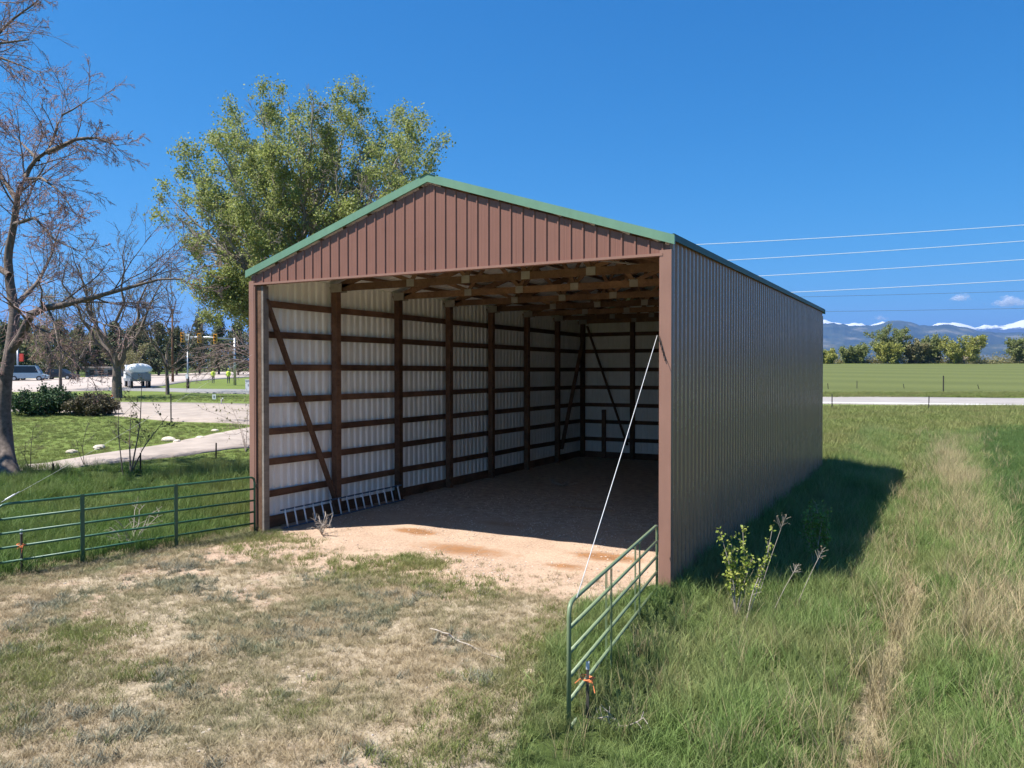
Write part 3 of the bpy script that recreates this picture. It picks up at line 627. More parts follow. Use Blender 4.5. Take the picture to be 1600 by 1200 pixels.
tree_obj('elm_tree', G(14, 744), 'large leaning dark trunked tree with bare budding branches at the left edge', 'tree', g1 + [(a2, r2, 5)], M['bark'], leaves(along(a4, 3, .015), .032), M['bud'], None, 'trunk', [(a3, r3, 4), (a4, r4, 3)], M['twigpink'])
# neighbouring tree: only branch ends reach into the picture
B0 = np.array([*(P(-330, 700, 23.))[:2], 0.]); B0[2] = gh(B0[0], B0[1]); p, r = poly([B0, P(-320, 500, 23), P(-300, 300, 23), P(-230, 140, 23), P(-120, 90, 23), P(-20, 70, 22.6), P(45, 62, 22.4)], 30), np.linspace(.36, .02, 30)[None]
lb = [limb([(-120, 90, 23), (-30, 20, 23), (20, -30, 23), (60, -70, 23)], 12, .1, .02), limb([(-60, 80, 22.8), (0, 90, 22.6), (40, 105, 22.5), (65, 118, 22.3)], 12, .06, .01), limb([(-20, 70, 22.6), (20, 30, 22.6), (55, 5, 22.4), (75, -20, 22.4)], 10, .05, .01), limb([(-300, 300, 23), (-380, 200, 23), (-420, 60, 23)], 10, .16, .03), limb([(-230, 140, 23), (-220, 20, 23), (-200, -120, 23)], 10, .14, .03)]
P2 = []; R2 = []
for q, w in lb + [(p[:, 18:], r[:, 18:])]:
    a, b = spawn(q, w, 13, .15, 1., (.4, 1.0), .42, 7, -.02, .13, .36, .007); P2.append(a); R2.append(b)
a2 = np.concatenate(P2); r2 = np.concatenate(R2); a3, r3 = spawn(a2, r2, 7, .15, 1, (.4, 1.0), .5, 6, -.04, .13, .5, .005); a4, r4 = spawn(a3, r3, 5, .15, 1, (.4, .9), .5, 5, -.03, .13, .7, .004)
tree_obj('elm_tree', B0, 'bare tree reaching in at the top left corner, its trunk out of view', 'tree', [(p, r, 8)] + [(q, w, 6) for q, w in lb] + [(a2, r2, 5)], M['bark'], leaves(along(a4, 1, .012), .034), M['bud'], None, 'trunk', [(a3, r3, 4), (a4, r4, 3)], M['twigpink'])
# the green cottonwood behind the barn: many upswept limbs ending in leafy plumes
DC = 58.; cb = P(468, 600, DC); cb[2] = gh(cb[0], cb[1])
ends = [(262, 285, 0), (285, 235, 2), (335, 200, -2), (378, 165, 2), (405, 140, -1), (450, 138, 3), (490, 135, -3), (520, 140, 0), (545, 150, 2), (575, 190, -1), (615, 175, 3), (645, 185, -2), (672, 215, 1), (665, 260, -3), (275, 330, -2), (310, 380, 3), (345, 430, -3), (330, 480, 1), (600, 300, 4), (540, 250, -4), (440, 230, -4), (380, 280, -5), (480, 300, 5), (330, 300, 4), (420, 360, -5), (560, 340, -4), (300, 290, -3), (360, 230, 5), (630, 230, -5), (300, 430, 1), (322, 455, -3), (352, 385, 3), (372, 440, -2), (378, 500, 2), (372, 345, -4), (410, 250, 4), (470, 200, -4), (510, 220, 4), (585, 250, -2), (400, 420, 3)]
gC = []; tk = poly([cb - [0, 0, .3], P(466, 520, DC), P(470, 440, DC), P(474, 400, DC)], 8); gC.append((tk, np.linspace(.75, .5, 8)[None], 9)); PL = []; RL = []
for (u, v, dz) in ends:
    v = v + 14 * (v < 300)
    fv = 400 + (v - 130) * .32 if v < 430 else 500; fu = 470 + (u - 470) * .12
    m1 = P(fu + (u - fu) * .45, fv + (v - fv) * .38, DC + dz * .5); m2 = P(fu + (u - fu) * .8, fv + (v - fv) * .72, DC + dz * .85)
    q = poly([P(fu, fv, DC), m1, m2, P(u, v + 6, DC + dz)], 12); q[:, 1:-1] += rng.normal(size=(1, 10, 3)) * .12; rl = np.linspace(.21, .02, 12)[None]; gC.append((q, rl, 6)); PL.append(q); RL.append(rl)
PL = np.concatenate(PL); RL = np.concatenate(RL); c2, d2 = spawn(PL, RL, 16, .25, 1., (.4, 1.15), .27, 6, .02, .14, .5, .014); c3, d3 = spawn(c2, d2, 5, .25, 1, (.35, .95), .5, 5, .06, .18, .6, .010); c4, d4 = spawn(c3, d3, 3, .2, 1, (.4, 1), .5, 3, .05, .2, .7, .008)
keep = rng.random(len(c4)) < .82
lc = along(c4[keep], 24, .27); lsel = fbm(lc[:, 0] * .5 + lc[:, 2] * .31, lc[:, 1] * .5 + lc[:, 2] * .37, 3) > .36
tree_obj('cottonwood_tree', cb, 'tall spreading tree in light green spring leaf behind the barn', 'tree', gC + [(c2, d2, 4), (c3, d3, 3), (c4, d4, 3)], M['barkgrey'], leaves(lc[lsel], .16), M['cotton'])
# generic round or upright tree
def make_tree(name, base, h, spread, label, wmat, lmat, stems=1, leafn=4, leafs=.2, group=None, up=.06, rbase=.22, k=(7, 6, 5), trunkfrac=.25, tipr=.008, jit=.12, lowest=.25):
    base = np.array(base, float); PL = []; RL = []; g_ = []; tf = h * trunkfrac
    tk = poly([base - [0, 0, .2], base + [rng.normal() * .1, rng.normal() * .1, tf * .5], base + [rng.normal() * .15, rng.normal() * .15, tf]], 6); g_.append((tk, np.linspace(rbase * 1.25, rbase * .85, 6)[None], 8))
    n = max(5, stems)
    for i in range(n):
        a = 2 * math.pi * (i + rng.random() * .7) / n; e = spread * .5 * rng.uniform(.45, 1.); top = h * rng.uniform(.72, 1.0) - (e / (spread * .5)) ** 2 * h * .22
        s0 = base + [0, 0, tf * rng.uniform(.75, 1.)]; m = s0 + np.array([math.cos(a) * e * .55, math.sin(a) * e * .55, (top - tf) * .42]); q = poly([s0, m, base + [math.cos(a) * e, math.sin(a) * e, top]], 9)
        q[:, 1:-1] += rng.normal(size=(1, 7, 3)) * h * .012; rl = np.linspace(rbase * .55, tipr * 1.5, 9)[None]; PL.append(q); RL.append(rl)
    PL = np.concatenate(PL); RL = np.concatenate(RL); g_.append((PL, RL, 6))
    a2, r2 = spawn(PL, RL, k[0], lowest, 1., (.4, 1.1), .36, 5, up, .15, .5, tipr); a3, r3 = spawn(a2, r2, k[1], .2, 1, (.4, 1.1), .5, 4, up, .18, .6, tipr * .8); g_ += [(a2, r2, 4), (a3, r3, 3)]; last = a3
    if k[2]: a4, r4 = spawn(a3, r3, k[2], .2, 1, (.4, 1.1), .5, 3, up, .2, .7, tipr * .6); g_.append((a4, r4, 3)); last = a4
    lf = leaves(along(last, leafn, jit), leafs) if leafn else None
    return tree_obj(name, base, label, 'tree', g_, wmat, lf, lmat, group)
b = G(183, 622)
make_tree('ash_tree', b, 15.0, 10.5, 'bare many stemmed tree with a dark forked trunk beside the road', M['bark'], M['budgreen'], 8, 1, .10, None, .10, .36, (9, 6, 4), .2, .014, .05)
b = P(262, 622, 74.); b[2] = gh(b[0], b[1]); make_tree('ash_tree', b, 14.4, 8.5, 'bare grey tree to the right of the dark forked trunk, slightly farther', M['bark'], M['budgreen'], 6, 1, .10, None, .10, .15, (9, 6, 4), .2, .014, .05)
b = P(95, 622, 82.); b[2] = gh(b[0], b[1]); make_tree('ash_tree', b, 13.0, 9, 'bare pale twigged tree left of the dark forked trunk', M['bark'], M['olive'], 6, 3, .12, None, .08, .14, (9, 6, 4), .2, .014, .06)
# low bare brush that leans out from behind the left barn corner
bb = P(436, 610, 44.); bb[2] = gh(bb[0], bb[1]); PL = []; RL = []
for (u, v) in ((285, 570), (300, 545), (320, 585), (300, 590), (340, 548), (392, 520), (310, 560), (345, 560), (360, 545), (420, 520)):
    q = poly([bb + [0, 0, .2], P(420, 575 + (v - 560) * .2, 44.), P((u + 420) / 2, (v + 545) / 2 - 8, 43.5), P(u, v, 43)], 9); PL.append(q); RL.append(np.linspace(.07, .012, 9)[None])
PL = np.concatenate(PL); RL = np.concatenate(RL); a2, r2 = spawn(PL, RL, 9, .3, 1, (.4, 1.), .3, 5, 0, .18, .5, .009); a3, r3 = spawn(a2, r2, 6, .2, 1, (.4, 1), .5, 4, 0, .2, .6, .007)
tree_obj('brush_tree', bb, 'low pinkish bare brush leaning out beside the left barn corner', 'bush', [(PL, RL, 6), (a2, r2, 4), (a3, r3, 3)], M['barkpink'], None, None, None, 'branches')
# saplings in the grass beyond the dark gate
def sapling(base, stems, label, lm, leafs=.085, k=(6, 4), r0=.028, n_leaf=2, group='saplings beyond the dark green gate'):
    PL = []; RL = []
    for top in stems: q = poly([base, base * .5 + np.array(top) * .5 + [rng.normal() * .06, rng.normal() * .06, 0], top], 8); PL.append(q); RL.append(np.linspace(r0, .006, 8)[None])
    PL = np.concatenate(PL); RL = np.concatenate(RL); a2, r2 = spawn(PL, RL, k[0], .3, 1, (.5, 1.1), .38, 5, .05, .14, .55, .005); a3, r3 = spawn(a2, r2, k[1], .25, 1, (.4, 1), .5, 4, .03, .16, .6, .004)
    return tree_obj('sapling', base, label, 'sapling', [(PL, RL, 6), (a2, r2, 4), (a3, r3, 3)], M['bark'], leaves(along(a3, n_leaf, .03), leafs), lm, group, 'stem')
b = G(204, 742); t = (b - CAM) @ FW; sapling(b, [P(222, 585, t), P(262, 650, t - .5), P(205, 640, t + .5)], 'young sapling with dark stems and few leaves beyond the dark green gate', M['budgreen'])
b = G(192, 742); sapling(b, [P(185, 612, t + .3)], 'slim single stemmed sapling just left of the larger one', M['budgreen'], .07, (5, 3), .02)
b = G(48, 738); sapling(b, [P(52, 668, t), P(40, 690, t)], 'small leafless sapling right of the big tree trunk', M['budgreen'], .05, (5, 3), .014, 1)
b = G(132, 728); sapling(b, [P(136, 665, 27), P(120, 690, 27)], 'thin twiggy sapling on the driveway edge', M['budgreen'], .05, (5, 3), .012, 1)
b = G(384, 706); sapling(b, [P(362, 636, 34), P(388, 628, 34), P(376, 660, 34)], 'leafy pale sapling close to the left barn corner', M['olive'], .09, (5, 4), .018, 2)
# bushes near the apron
def bush(name, base, w, h, label, lm, n, leafs, cat='bush', group=None, d=None):
    base = np.array(base, float); m = 60; a = rng.random(m) * 2 * math.pi; e = np.sqrt(rng.random(m)); top = base + np.stack([np.cos(a) * e * w / 2, np.sin(a) * e * (d or w) / 2, h * (1 - .55 * e ** 2) * rng.uniform(.7, 1.05, m)], 1)
    q = np.stack([base + (top - base) * s for s in np.linspace(0, 1, 5)], 1); q[:, 1:] += rng.normal(size=(m, 4, 3)) * w * .02; r = np.linspace(.03, .008, 5)[None].repeat(m, 0)
    a2, r2 = spawn(q, r, 8, .25, 1, (.4, 1.2), .36, 4, .03, .2, .6, .006)
    return tree_obj(name, base, label, cat, [(q, r, 4), (a2, r2, 3)], M['bark'], leaves(along(a2, n, leafs * .8), leafs), lm, group, 'branches')
bush('juniper_bush', G(66, 648), 3.9, 1.75, 'dense dark green juniper bush by the apron', M['juniper'], 26, .13)
bush('juniper_bush', G(143, 649), 2.9, 1.3, 'brownish low bush just right of the dark juniper', M['brownbush'], 26, .12)
bush('juniper_bush', G(-10, 640), 3.0, 1.3, 'low bush at the left picture edge behind the elm trunk', M['brownbush'], 18, .13)
# conifers and hazy deciduous trees behind the road
def conifer(base, h, w, label, lm=None, group='dark conifers behind the road'):
    base = np.array(base, float); tk = poly([base - [0, 0, .2], base + [0, 0, h * .5], base + [rng.normal() * .1, 0, h]], 10); tr_ = np.linspace(.2, .02, 10)[None]
    n = 70; u = .10 + .88 * rng.random(n); a = rng.random(n) * 2 * math.pi; ln = w / 2 * (1.05 - u) ** .7 * rng.uniform(.6, 1.15, n); s0 = base + np.stack([0 * u, 0 * u, u * h], 1)
    e = s0 + np.stack([np.cos(a) * ln, np.sin(a) * ln, ln * rng.uniform(-.1, .35, n)], 1); q = np.stack([s0 + (e - s0) * s for s in np.linspace(0, 1, 4)], 1); r = np.linspace(.04, .01, 4)[None].repeat(n, 0)
    return tree_obj('conifer_tree', base, label, 'tree', [(tk, tr_, 6), (q, r, 3)], M['bark'], leaves(along(q, 60, .28), .34), lm or M['pine'], group)
where = ['far left, behind the red signal', 'behind the pale blue vehicle', 'left of the dark car', 'behind the dark car', 'between the dark car and the forked trunk', 'behind the forked trunk', 'just left of the white truck', 'behind the white truck', 'right of the white truck', 'under the utility pole crossarms', 'left of the traffic signals', 'behind the middle traffic signal', 'behind the right traffic signal', 'closest to the barn corner']
for i, (u, top, w, D) in enumerate([(8, 505, 6, 125), (38, 498, 7, 132), (66, 512, 6, 128), (92, 500, 6, 138), (122, 508, 6, 130), (150, 516, 7, 134), (180, 505, 7, 140), (205, 512, 7, 128), (222, 503, 6, 138), (248, 507, 8, 130), (276, 512, 7, 135), (312, 498, 5, 142), (342, 493, 5.5, 138), (372, 505, 6, 132)]):
    b = P(u, 590, D); b[2] = gh(b[0], b[1]); conifer(b, P(u, top, D)[2] - b[2], w, 'dark conifer behind the road, ' + where[i])
for i, (u, top, w, D, lab) in enumerate([(75, 500, 8, 118, 'olive leafing tree between the conifers on the left'), (112, 505, 7, 120, 'yellowish leafing tree left of the forked trunk'), (200, 535, 7, 116, 'low olive tree above the white truck')]):
    b = P(u, 590, D); b[2] = gh(b[0], b[1]); make_tree('leafing_tree', b, P(u, top, D)[2] - b[2], w, lab, M['barkgrey'], M['olive'], 6, 5, .22, 'leafing trees behind the road', .05, .16, (7, 5, 3), .12, .02, .15, .1)
hv = []
for u in np.arange(-120, 560, 3.):
    D = 165 + rng.random() * 25; b = P(u, 588, D); z = float(gh(b[0], b[1])); n = 150; hh = 6.5 + 4 * float(fbm(np.array([u * .06]), np.array([3.3]), 3)[0]); hv.append(np.stack([b[0] + rng.normal(size=n) * .9, b[1] + rng.normal(size=n) * .9, z + rng.random(n) ** .8 * hh], 1))
v, f = leaves(np.concatenate(hv), .5); tag(np_obj('distant_woodland', v, f, M['pine']), 'distant dark woodland closing the view behind the road', 'woodland', kind='stuff')
# trees along the far edge of the field
for i, (u, top, wpx, lm, lab) in enumerate([(1290, 548, 34, 'yelgreen', 'low yellow green tree just beside the barn edge on the horizon'), (1334, 537, 40, 'dkgreen', 'low rounded dark tree left of the tallest tree on the field edge'), (1393, 508, 54, 'dkgreen', 'tallest dark green tree on the far field edge'), (1390, 534, 38, 'yelgreen', 'bright yellow green tree in front of the tallest far tree'), (1432, 534, 34, 'olive', 'greyish tree right of the tallest far tree'), (1456, 522, 32, 'dkgreen', 'narrow green tree in the middle of the far field edge'), (1506, 522, 62, 'yelgreen', 'broad yellow green tree on the right of the far field edge'), (1597, 524, 40, 'dkgreen', 'dark tree at the right picture edge across the field')]):
    D = 262 - (6 if lm == 'yelgreen' else 0) + rng.random() * 4; b = P(u, 568, D); b[2] = gh(b[0], b[1]); hh = P(u, top, D)[2] - b[2]
    make_tree('field_edge_tree', b, hh, wpx * D / FPX * 1.08, lab, M['barkgrey'], M[lm], 10, 17, .5, 'trees along the far edge of the field', .03, .22, (9, 6, 0), .08, .03, .38, .03)
hv = []; 
for u in np.arange(1240, 1760, 5.):
    D = 261 + rng.random() * 8; b = P(u, 568, D); z = gh(b[0], b[1]); n = 170; hh = rng.uniform(1.2, 3.6); hv.append(np.stack([b[0] + rng.normal(size=n) * 1.0, b[1] + rng.normal(size=n) * 1.0, z + np.abs(rng.normal(size=n)) * hh * .5], 1))
v, f = leaves(np.concatenate(hv), .42); tag(np_obj('hedgerow_brush', v, f, M['olive']), 'brownish brush growing as one hedgerow along the far field edge', 'brush', kind='stuff')

# ------------------------------------------------------------------ small plants and dead wood near the barn
def twig_pile(base, n, r, h, label, seedpts=None):
    base = np.array(base, float); a = rng.random(n) * 2 * math.pi; e = base + np.stack([np.cos(a) * r * rng.uniform(.5, 1, n), np.sin(a) * r * rng.uniform(.5, 1, n), h * rng.uniform(.25, 1., n)], 1)
    q = np.stack([base + (e - base) * s for s in np.linspace(0, 1, 5)], 1); q[:, 1:] += rng.normal(size=(n, 4, 3)) * .03; rr = np.linspace(.011, .005, 5)[None].repeat(n, 0); a2, r2 = spawn(q, rr, 4, .3, 1, (.4, 1), .4, 4, 0, .15, .7, .004)
    return tree_obj('dead_branch', base, label, 'branch', [(q, rr, 5), (a2, r2, 3)], M['deadtwig'], None, None, None, 'twigs')
b = G(503, 836); twig_pile(b, 9, .42, .5, 'pale dead branch lying against the ladder at the left wall')
b = G(845, 752); twig_pile([3.0, 9.2, .0], 10, .55, .22, 'dry straw like branch on the barn floor near the left wall')
b = P(935, 1130, 7.9); twig_pile([b[0] + .15, b[1] + .2, float(gh(b[0], b[1])) + .04], 4, .35, .14, 'grey dead twigs at the foot of the light green gate')
b = G(250, 868); twig_pile([-.75, -2.3, .05], 10, .6, .75, 'tangled dead brush caught behind the dark green gate')
q = poly([G(670, 985) + [0, 0, .03], G(705, 1000) + [0, 0, .05], G(745, 1018) + [0, 0, .03], G(790, 1035) + [0, 0, .02]], 12); q += rng.normal(size=q.shape) * .012; a2, r2 = spawn(q, np.linspace(.012, .006, 12)[None], 6, .2, 1, (.4, .9), .2, 4, 0, .1, .7, .004)
tree_obj('dead_branch', q[0, 0], 'thin fallen stick lying on the dry grass in the yard', 'branch', [(q, np.linspace(.013, .006, 12)[None], 5), (a2, r2, 3)], M['deadtwig'], None, None, None, 'twigs')
def shrub(base, tops, label, lm, leafs, nl, name='leafy_shrub', r0=.012, jit=.035, wm='deadtwig', k=5):
    base = np.array(base, float); PL = np.concatenate([poly([base, (base + np.array(tp)) / 2 + rng.normal(size=3) * .05, tp], 7) for tp in tops]); RL = np.linspace(r0, .004, 7)[None].repeat(len(tops), 0)
    a2, r2 = spawn(PL, RL, k, .35, 1, (.5, 1.2), .16, 4, .05, .15, .6, .003); return tree_obj(name, base, label, 'shrub', [(PL, RL, 5), (a2, r2, 3)], M[wm], leaves(np.concatenate([along(a2, nl, jit), along(PL[:, 3:], nl * 2, jit)]), leafs), M[lm], None, 'stems')
T = 12.0; sb = P(1150, 905, T); sb[2] = gh(sb[0], sb[1])
shrub(sb, [P(1126, 833, T), P(1160, 822, T), P(1143, 850, T), P(1140, 870, T), P(1160, 880, T), P(1176, 872, T - .1), P(1150, 895, T)], 'bright leafy shrub at the foot of the right barn wall', 'shrubleaf', .05, 15)
sb2 = P(1166, 925, T - .3); sb2[2] = gh(sb2[0], sb2[1]); shrub(sb2, [P(1207, 826, T - .1), P(1204, 850, T - .1), P(1198, 873, T - .1)], 'single leaning stem with yellow leaf clusters right of the bright shrub', 'shrubleaf', .045, 9, r0=.010, jit=.03)
sb3 = P(1275, 850, 14.2); sb3[2] = gh(sb3[0], sb3[1]); shrub(sb3, [P(1275 + dx, y_, 14.2) for dx, y_ in ((-14, 800), (0, 788), (12, 796), (20, 815), (-20, 820), (6, 806), (-6, 800), (16, 830))], 'soft green shrub growing in the shade of the barn', 'shadeleaf', .05, 14, jit=.05, k=8)
for (u, v, t, lab) in ((1226, 810, 12.6, 'dry seed head stalk standing behind the yellow leaf cluster'), (1285, 860, 12.2, 'dry seed head stalk leaning right in the shade edge'), (1246, 884, 11.8, 'pinkish dry flower head low beside the shade edge')):
    bs = P(u - 45, 905, t); bs[2] = gh(bs[0], bs[1]); e = P(u, v, t); q = poly([bs, bs * .5 + e * .5 + [0, 0, .04], e], 6); aa, ra = spawn(q, np.full((1, 6), .0045), 16, .86, 1, (.4, 1.3), .13, 4, .0, .1, .6, .0025)
    tree_obj('dry_weed', bs, lab, 'weed', [(q, np.full((1, 6), .0045), 5), (aa, ra, 3)], M['deadtwig'], leaves(aa[:, -1], .028), M['flower'] if False else M['brownbush'], 'dry weeds beside the barn', 'stalk')
# pale rocks along the driveway
def rock(p, s, label):
    import bmesh
    bm = bmesh.new(); bmesh.ops.create_icosphere(bm, subdivisions=3, radius=1)
    o_ = rng.random(3) * 50
    for vtx in bm.verts:
        c = vtx.co; n_ = fbm(np.array([c.x * 1.3 + o_[0] + c.z]), np.array([c.y * 1.3 + o_[1] - c.z * .7]), 3)[0]; vtx.co = c * (.65 + .7 * n_); vtx.co.x *= s; vtx.co.y *= s * .7; vtx.co.z *= s * .45
    me = bpy.data.meshes.new('rock'); bm.to_mesh(me); bm.free(); me.materials.append(M['rock']); o = link(bpy.data.objects.new('rock', me)); o.location = p; o.rotation_euler = (0, 0, rng.random() * 3); return tag(o, label, 'rock', 'pale rocks along the driveway')
for (u, v, s, lab) in ((155, 702, .34, 'largest pale rock on the lawn edge, left of the saplings'), (112, 708, .24, 'small pale rock left of the largest one'), (263, 689, .3, 'pale rock at the driveway edge right of the sapling'), (276, 691, .22, 'flat pale rock touching its neighbour right of the sapling'), (313, 685, .2, 'pale rock along the driveway towards the barn'), (335, 674, .2, 'pale rock on the drive edge closest to the barn')):
    p = G(u, v); rock((p[0], p[1], p[2] + s * .12), s, lab)

# ------------------------------------------------------------------ road furniture and vehicles
def facing(): return math.atan2(-FW[0], FW[1])       # local x runs to the right as seen from the yard
def stand(name, u, v, D, label, cat, group=None):
    b = P(u, v, D); b[2] = gh(b[0], b[1]); return tag(empty(name, b, -YAW), label, cat, group), b
px = lambda n, D: n * D / FPX
sg, b = stand('traffic_signal', 367, 592, 92, 'traffic signal mast arm with three yellow heads beside the road', 'traffic signal'); D = 92
zt = P(367, 531, D)[2] - b[2]
MB().tube([(0, 0, -.2), (0, 0, zt + .2)], [.17, .11], 10).build('pole', M['galv'], sg, True)
xl = px(283 - 367, D); za = P(283, 527, D)[2] - b[2]
MB().tube([(0, 0, zt), (xl * .5, 0, (zt + za) / 2 + .15), (xl, 0, za)], [.12, .10, .07], 8).build('mast_arm', M['galv'], sg, True)
for u in (287, 313, 338):
    x = px(u - 367, D); zc = za + (zt - za) * (u - 283) / 84.
    hd = MB().box((x - .2, -.32, zc - .56), (x + .2, -.1, zc + .56)).build('signal_head', M['signal'], sg)
    for k in range(3):
        zz = zc + .36 - k * .36; MB().tube([(x, -.345, zz), (x, -.325, zz)], .13, 12).build('lens', M['black'], hd)
        MB().add([(x + .16 * math.cos(a), -.325 - dy, zz + .16 * math.sin(a)) for dy in (0, .22) for a in np.linspace(.1, math.pi - .1, 8)], [(i, i + 1, i + 9, i + 8) for i in range(7)]).build('visor', M['signal'], hd)
x = px(294 - 367, D); MB().box((x - .22, -.2, za - .38), (x + .22, -.17, za + .38)).build('sign_plate', M['signwhite'], sg)
MB().box((x - .07, -.206, za - .2), (x + .07, -.203, za + .12)).build('sign_mark', M['black'], sg)
pl, b = stand('steel_pole', 293.5, 606, 84, 'thin grey pole rising from the grass island under the signals', 'pole'); D = 84
MB().tube([(0, 0, -.2), (0, 0, px(606 - 545, D))], [.1, .06], 8).build('shaft', M['galv'], pl, True); MB().tube([(0, 0, -.1), (0, 0, 1.3)], .16, 8).build('sleeve', M['tpost'], pl, True)
MB().box((-.16, -.2, 1.1), (.1, -.14, 1.6)).build('small_box', M['signwhite'], pl)
up_, b = stand('utility_pole', 270, 604, 100, 'wooden utility pole with two crossarms behind the bare trees', 'utility pole'); D = 100; zt = P(270, 483, D)[2] - b[2]
MB().tube([(0, 0, -.3), (0, 0, zt)], [.17, .11], 8).build('pole', M['wood'], up_, True)
for dz, w in ((.5, 1.1), (1.6, 1.0)): MB().bar((-w, -.1, zt - dz), (w, -.1, zt - dz), .09, .12).build('crossarm', M['wood'], up_)
sl_, b = stand('signal_pole', 28, 594, 105, 'grey pole with a red signal head at the far left', 'signal pole'); D = 105
MB().tube([(0, 0, -.3), (0, 0, px(594 - 541, D))], .12, 8).build('pole', M['galv'], sl_, True)
MB().box((.3, -.15, px(594 - 564, D)), (.75, .1, px(594 - 552, D))).build('red_head', M['red'], sl_); MB().bar((0, 0, px(594 - 558, D)), (.4, 0, px(594 - 558, D)), .06, .06).build('bracket', M['galv'], sl_)
def wheel(parent, x, y, r, w=.25):
    o = MB().tube([(x, y - w / 2, r), (x, y + w / 2, r)], r, 16).build('wheel', M['black'], parent, False); MB().tube([(x, y - w / 2 - .01, r), (x, y + w / 2 + .01, r)], r * .55, 12).build('rim', M['galv'], o, False)
# white round-topped truck behind the forked trunk
tk_, b = stand('truck', 216, 606, 86, 'white round topped truck with grey rear parked behind the forked trunk', 'truck'); tk_.rotation_euler = (0, 0, -YAW + R(122))
prof_ = [(1.15 * math.cos(a), 2.0 + .62 * math.sin(a) if math.sin(a) > 0 else 2.0 + .5 * math.sin(a)) for a in np.linspace(0, 2 * math.pi, 24, endpoint=False)]
mb = MB(); xs = [(-2.3, .55), (-2.2, .9), (-1.9, 1.), (1.4, 1.), (1.7, .9), (1.8, .55)]; n = 24
mb.add([(x_, p_[0] * s_, 2.0 + (p_[1] - 2.0) * s_) for x_, s_ in xs for p_ in prof_], [(i * n + k, i * n + (k + 1) % n, (i + 1) * n + (k + 1) % n, (i + 1) * n + k) for i in range(5) for k in range(n)] + [tuple(range(n))[::-1], tuple(5 * n + k for k in range(n))]); mb.build('tank', M['vwhite'], tk_, True)
MB().box((-2.4, -.95, .95), (-2.0, .95, 1.6)).box((-2.1, -1.0, .75), (3.9, 1.0, 1.05)).build('chassis', M['vgrey'], tk_)
cab = MB().add([(2.1, -1.0, 1.0), (4.0, -1.0, 1.0), (4.0, 1.0, 1.0), (2.1, 1.0, 1.0), (2.1, -.98, 2.5), (3.35, -.95, 2.5), (3.35, .95, 2.5), (2.1, .98, 2.5), (3.8, -1., 1.75), (3.8, 1., 1.75)], [(0, 3, 2, 1), (0, 1, 8, 5, 4), (3, 7, 6, 9, 2), (4, 5, 6, 7), (0, 4, 7, 3), (1, 2, 9, 8)]).build('cab', M['vwhite'], tk_)
MB().add([(3.79, -.85, 1.8), (3.79, .85, 1.8), (3.40, .82, 2.42), (3.40, -.82, 2.42)], [(0, 1, 2, 3)]).build('windscreen', M['glass'], cab); [MB().box((2.5, s_ * 1.003 - .01, 1.8), (3.3, s_ * 1.003 + .01, 2.35)).build('side_window', M['glass'], cab) for s_ in (-1, 1)]
for x_ in (-1.5, -.3, 3.1):
    for y_ in (-.85, .85): wheel(tk_, x_, y_, .5)
def car(name, u, v, D, body, label, rz, van=False):
    c, b = stand(name, u, v, D, label, 'van' if van else 'car', 'vehicles beyond the road'); c.rotation_euler = (0, 0, -YAW + rz)
    hb, hr = (1.0, 2.0) if van else (.85, 1.45); L2 = 2.3; rx = (-2.2, -2.1, 1.0, 1.6) if van else (-1.7, -1.1, .6, 1.3)
    bd = MB().add([(x_, y_, z_) for y_ in (-.88, .88) for x_, z_ in ((-L2, .35), (L2, .35), (L2 + .05, .7), (1.4, hb), (-L2, hb + .03))], [(0, 1, 2, 3, 4), (9, 8, 7, 6, 5), (0, 5, 6, 1), (1, 6, 7, 2), (2, 7, 8, 3), (3, 8, 9, 4), (4, 9, 5, 0)]).build('body', body, c)
    cb_ = MB().add([(x_, y_ * k_, z_) for y_ in (-.82, .82) for x_, z_, k_ in ((rx[0], hb, 1), (rx[3], hb, 1), (rx[2], hr, .86), (rx[1], hr, .86))], [(0, 1, 2, 3), (7, 6, 5, 4), (1, 5, 6, 2), (2, 6, 7, 3), (0, 3, 7, 4)]).build('cabin', body, c)
    for s_ in (-1, 1): MB().add([(rx[0] + .25, s_ * .825, hb + .06), (rx[3] - .3, s_ * .825, hb + .06), (rx[2] - .1, s_ * .735, hr - .08), (rx[1] + .15, s_ * .735, hr - .08)], [(0, 1, 2, 3)]).build('side_window', M['glass'], cb_)
    for x_ in (-1.4, 1.4):
        for y_ in (-.8, .8): wheel(c, x_, y_, .33, .2)
    return c
car('parked_van', 44, 594, 104, M['vblue'], 'pale blue and white van parked beyond the road at far left', R(20), True); car('parked_car', 93, 591, 108, M['vdark'], 'dark car parked beyond the road among the trees', R(5)); car('parked_car', 14, 594, 106, M['vwhite'], 'white car mostly hidden behind the big tree trunk', R(0))
# low shed with a pale eave
sh, b = stand('low_shed', 158, 588, 122, 'long low shed with a pale flat roof behind the road', 'shed'); MB().box((-2.4, 0, -.3), (2.6, 3, 1.35)).build('wall', M['vgrey'], sh); MB().box((-2.7, -.4, 1.35), (2.9, 3.3, 1.6)).build('roof', M['concrete'], sh); [MB().box((x_, -.02, .3), (x_ + .8, 0.01, 1.1)).build('window', M['glass'], sh) for x_ in (-1.8, -.4, 1.0)]
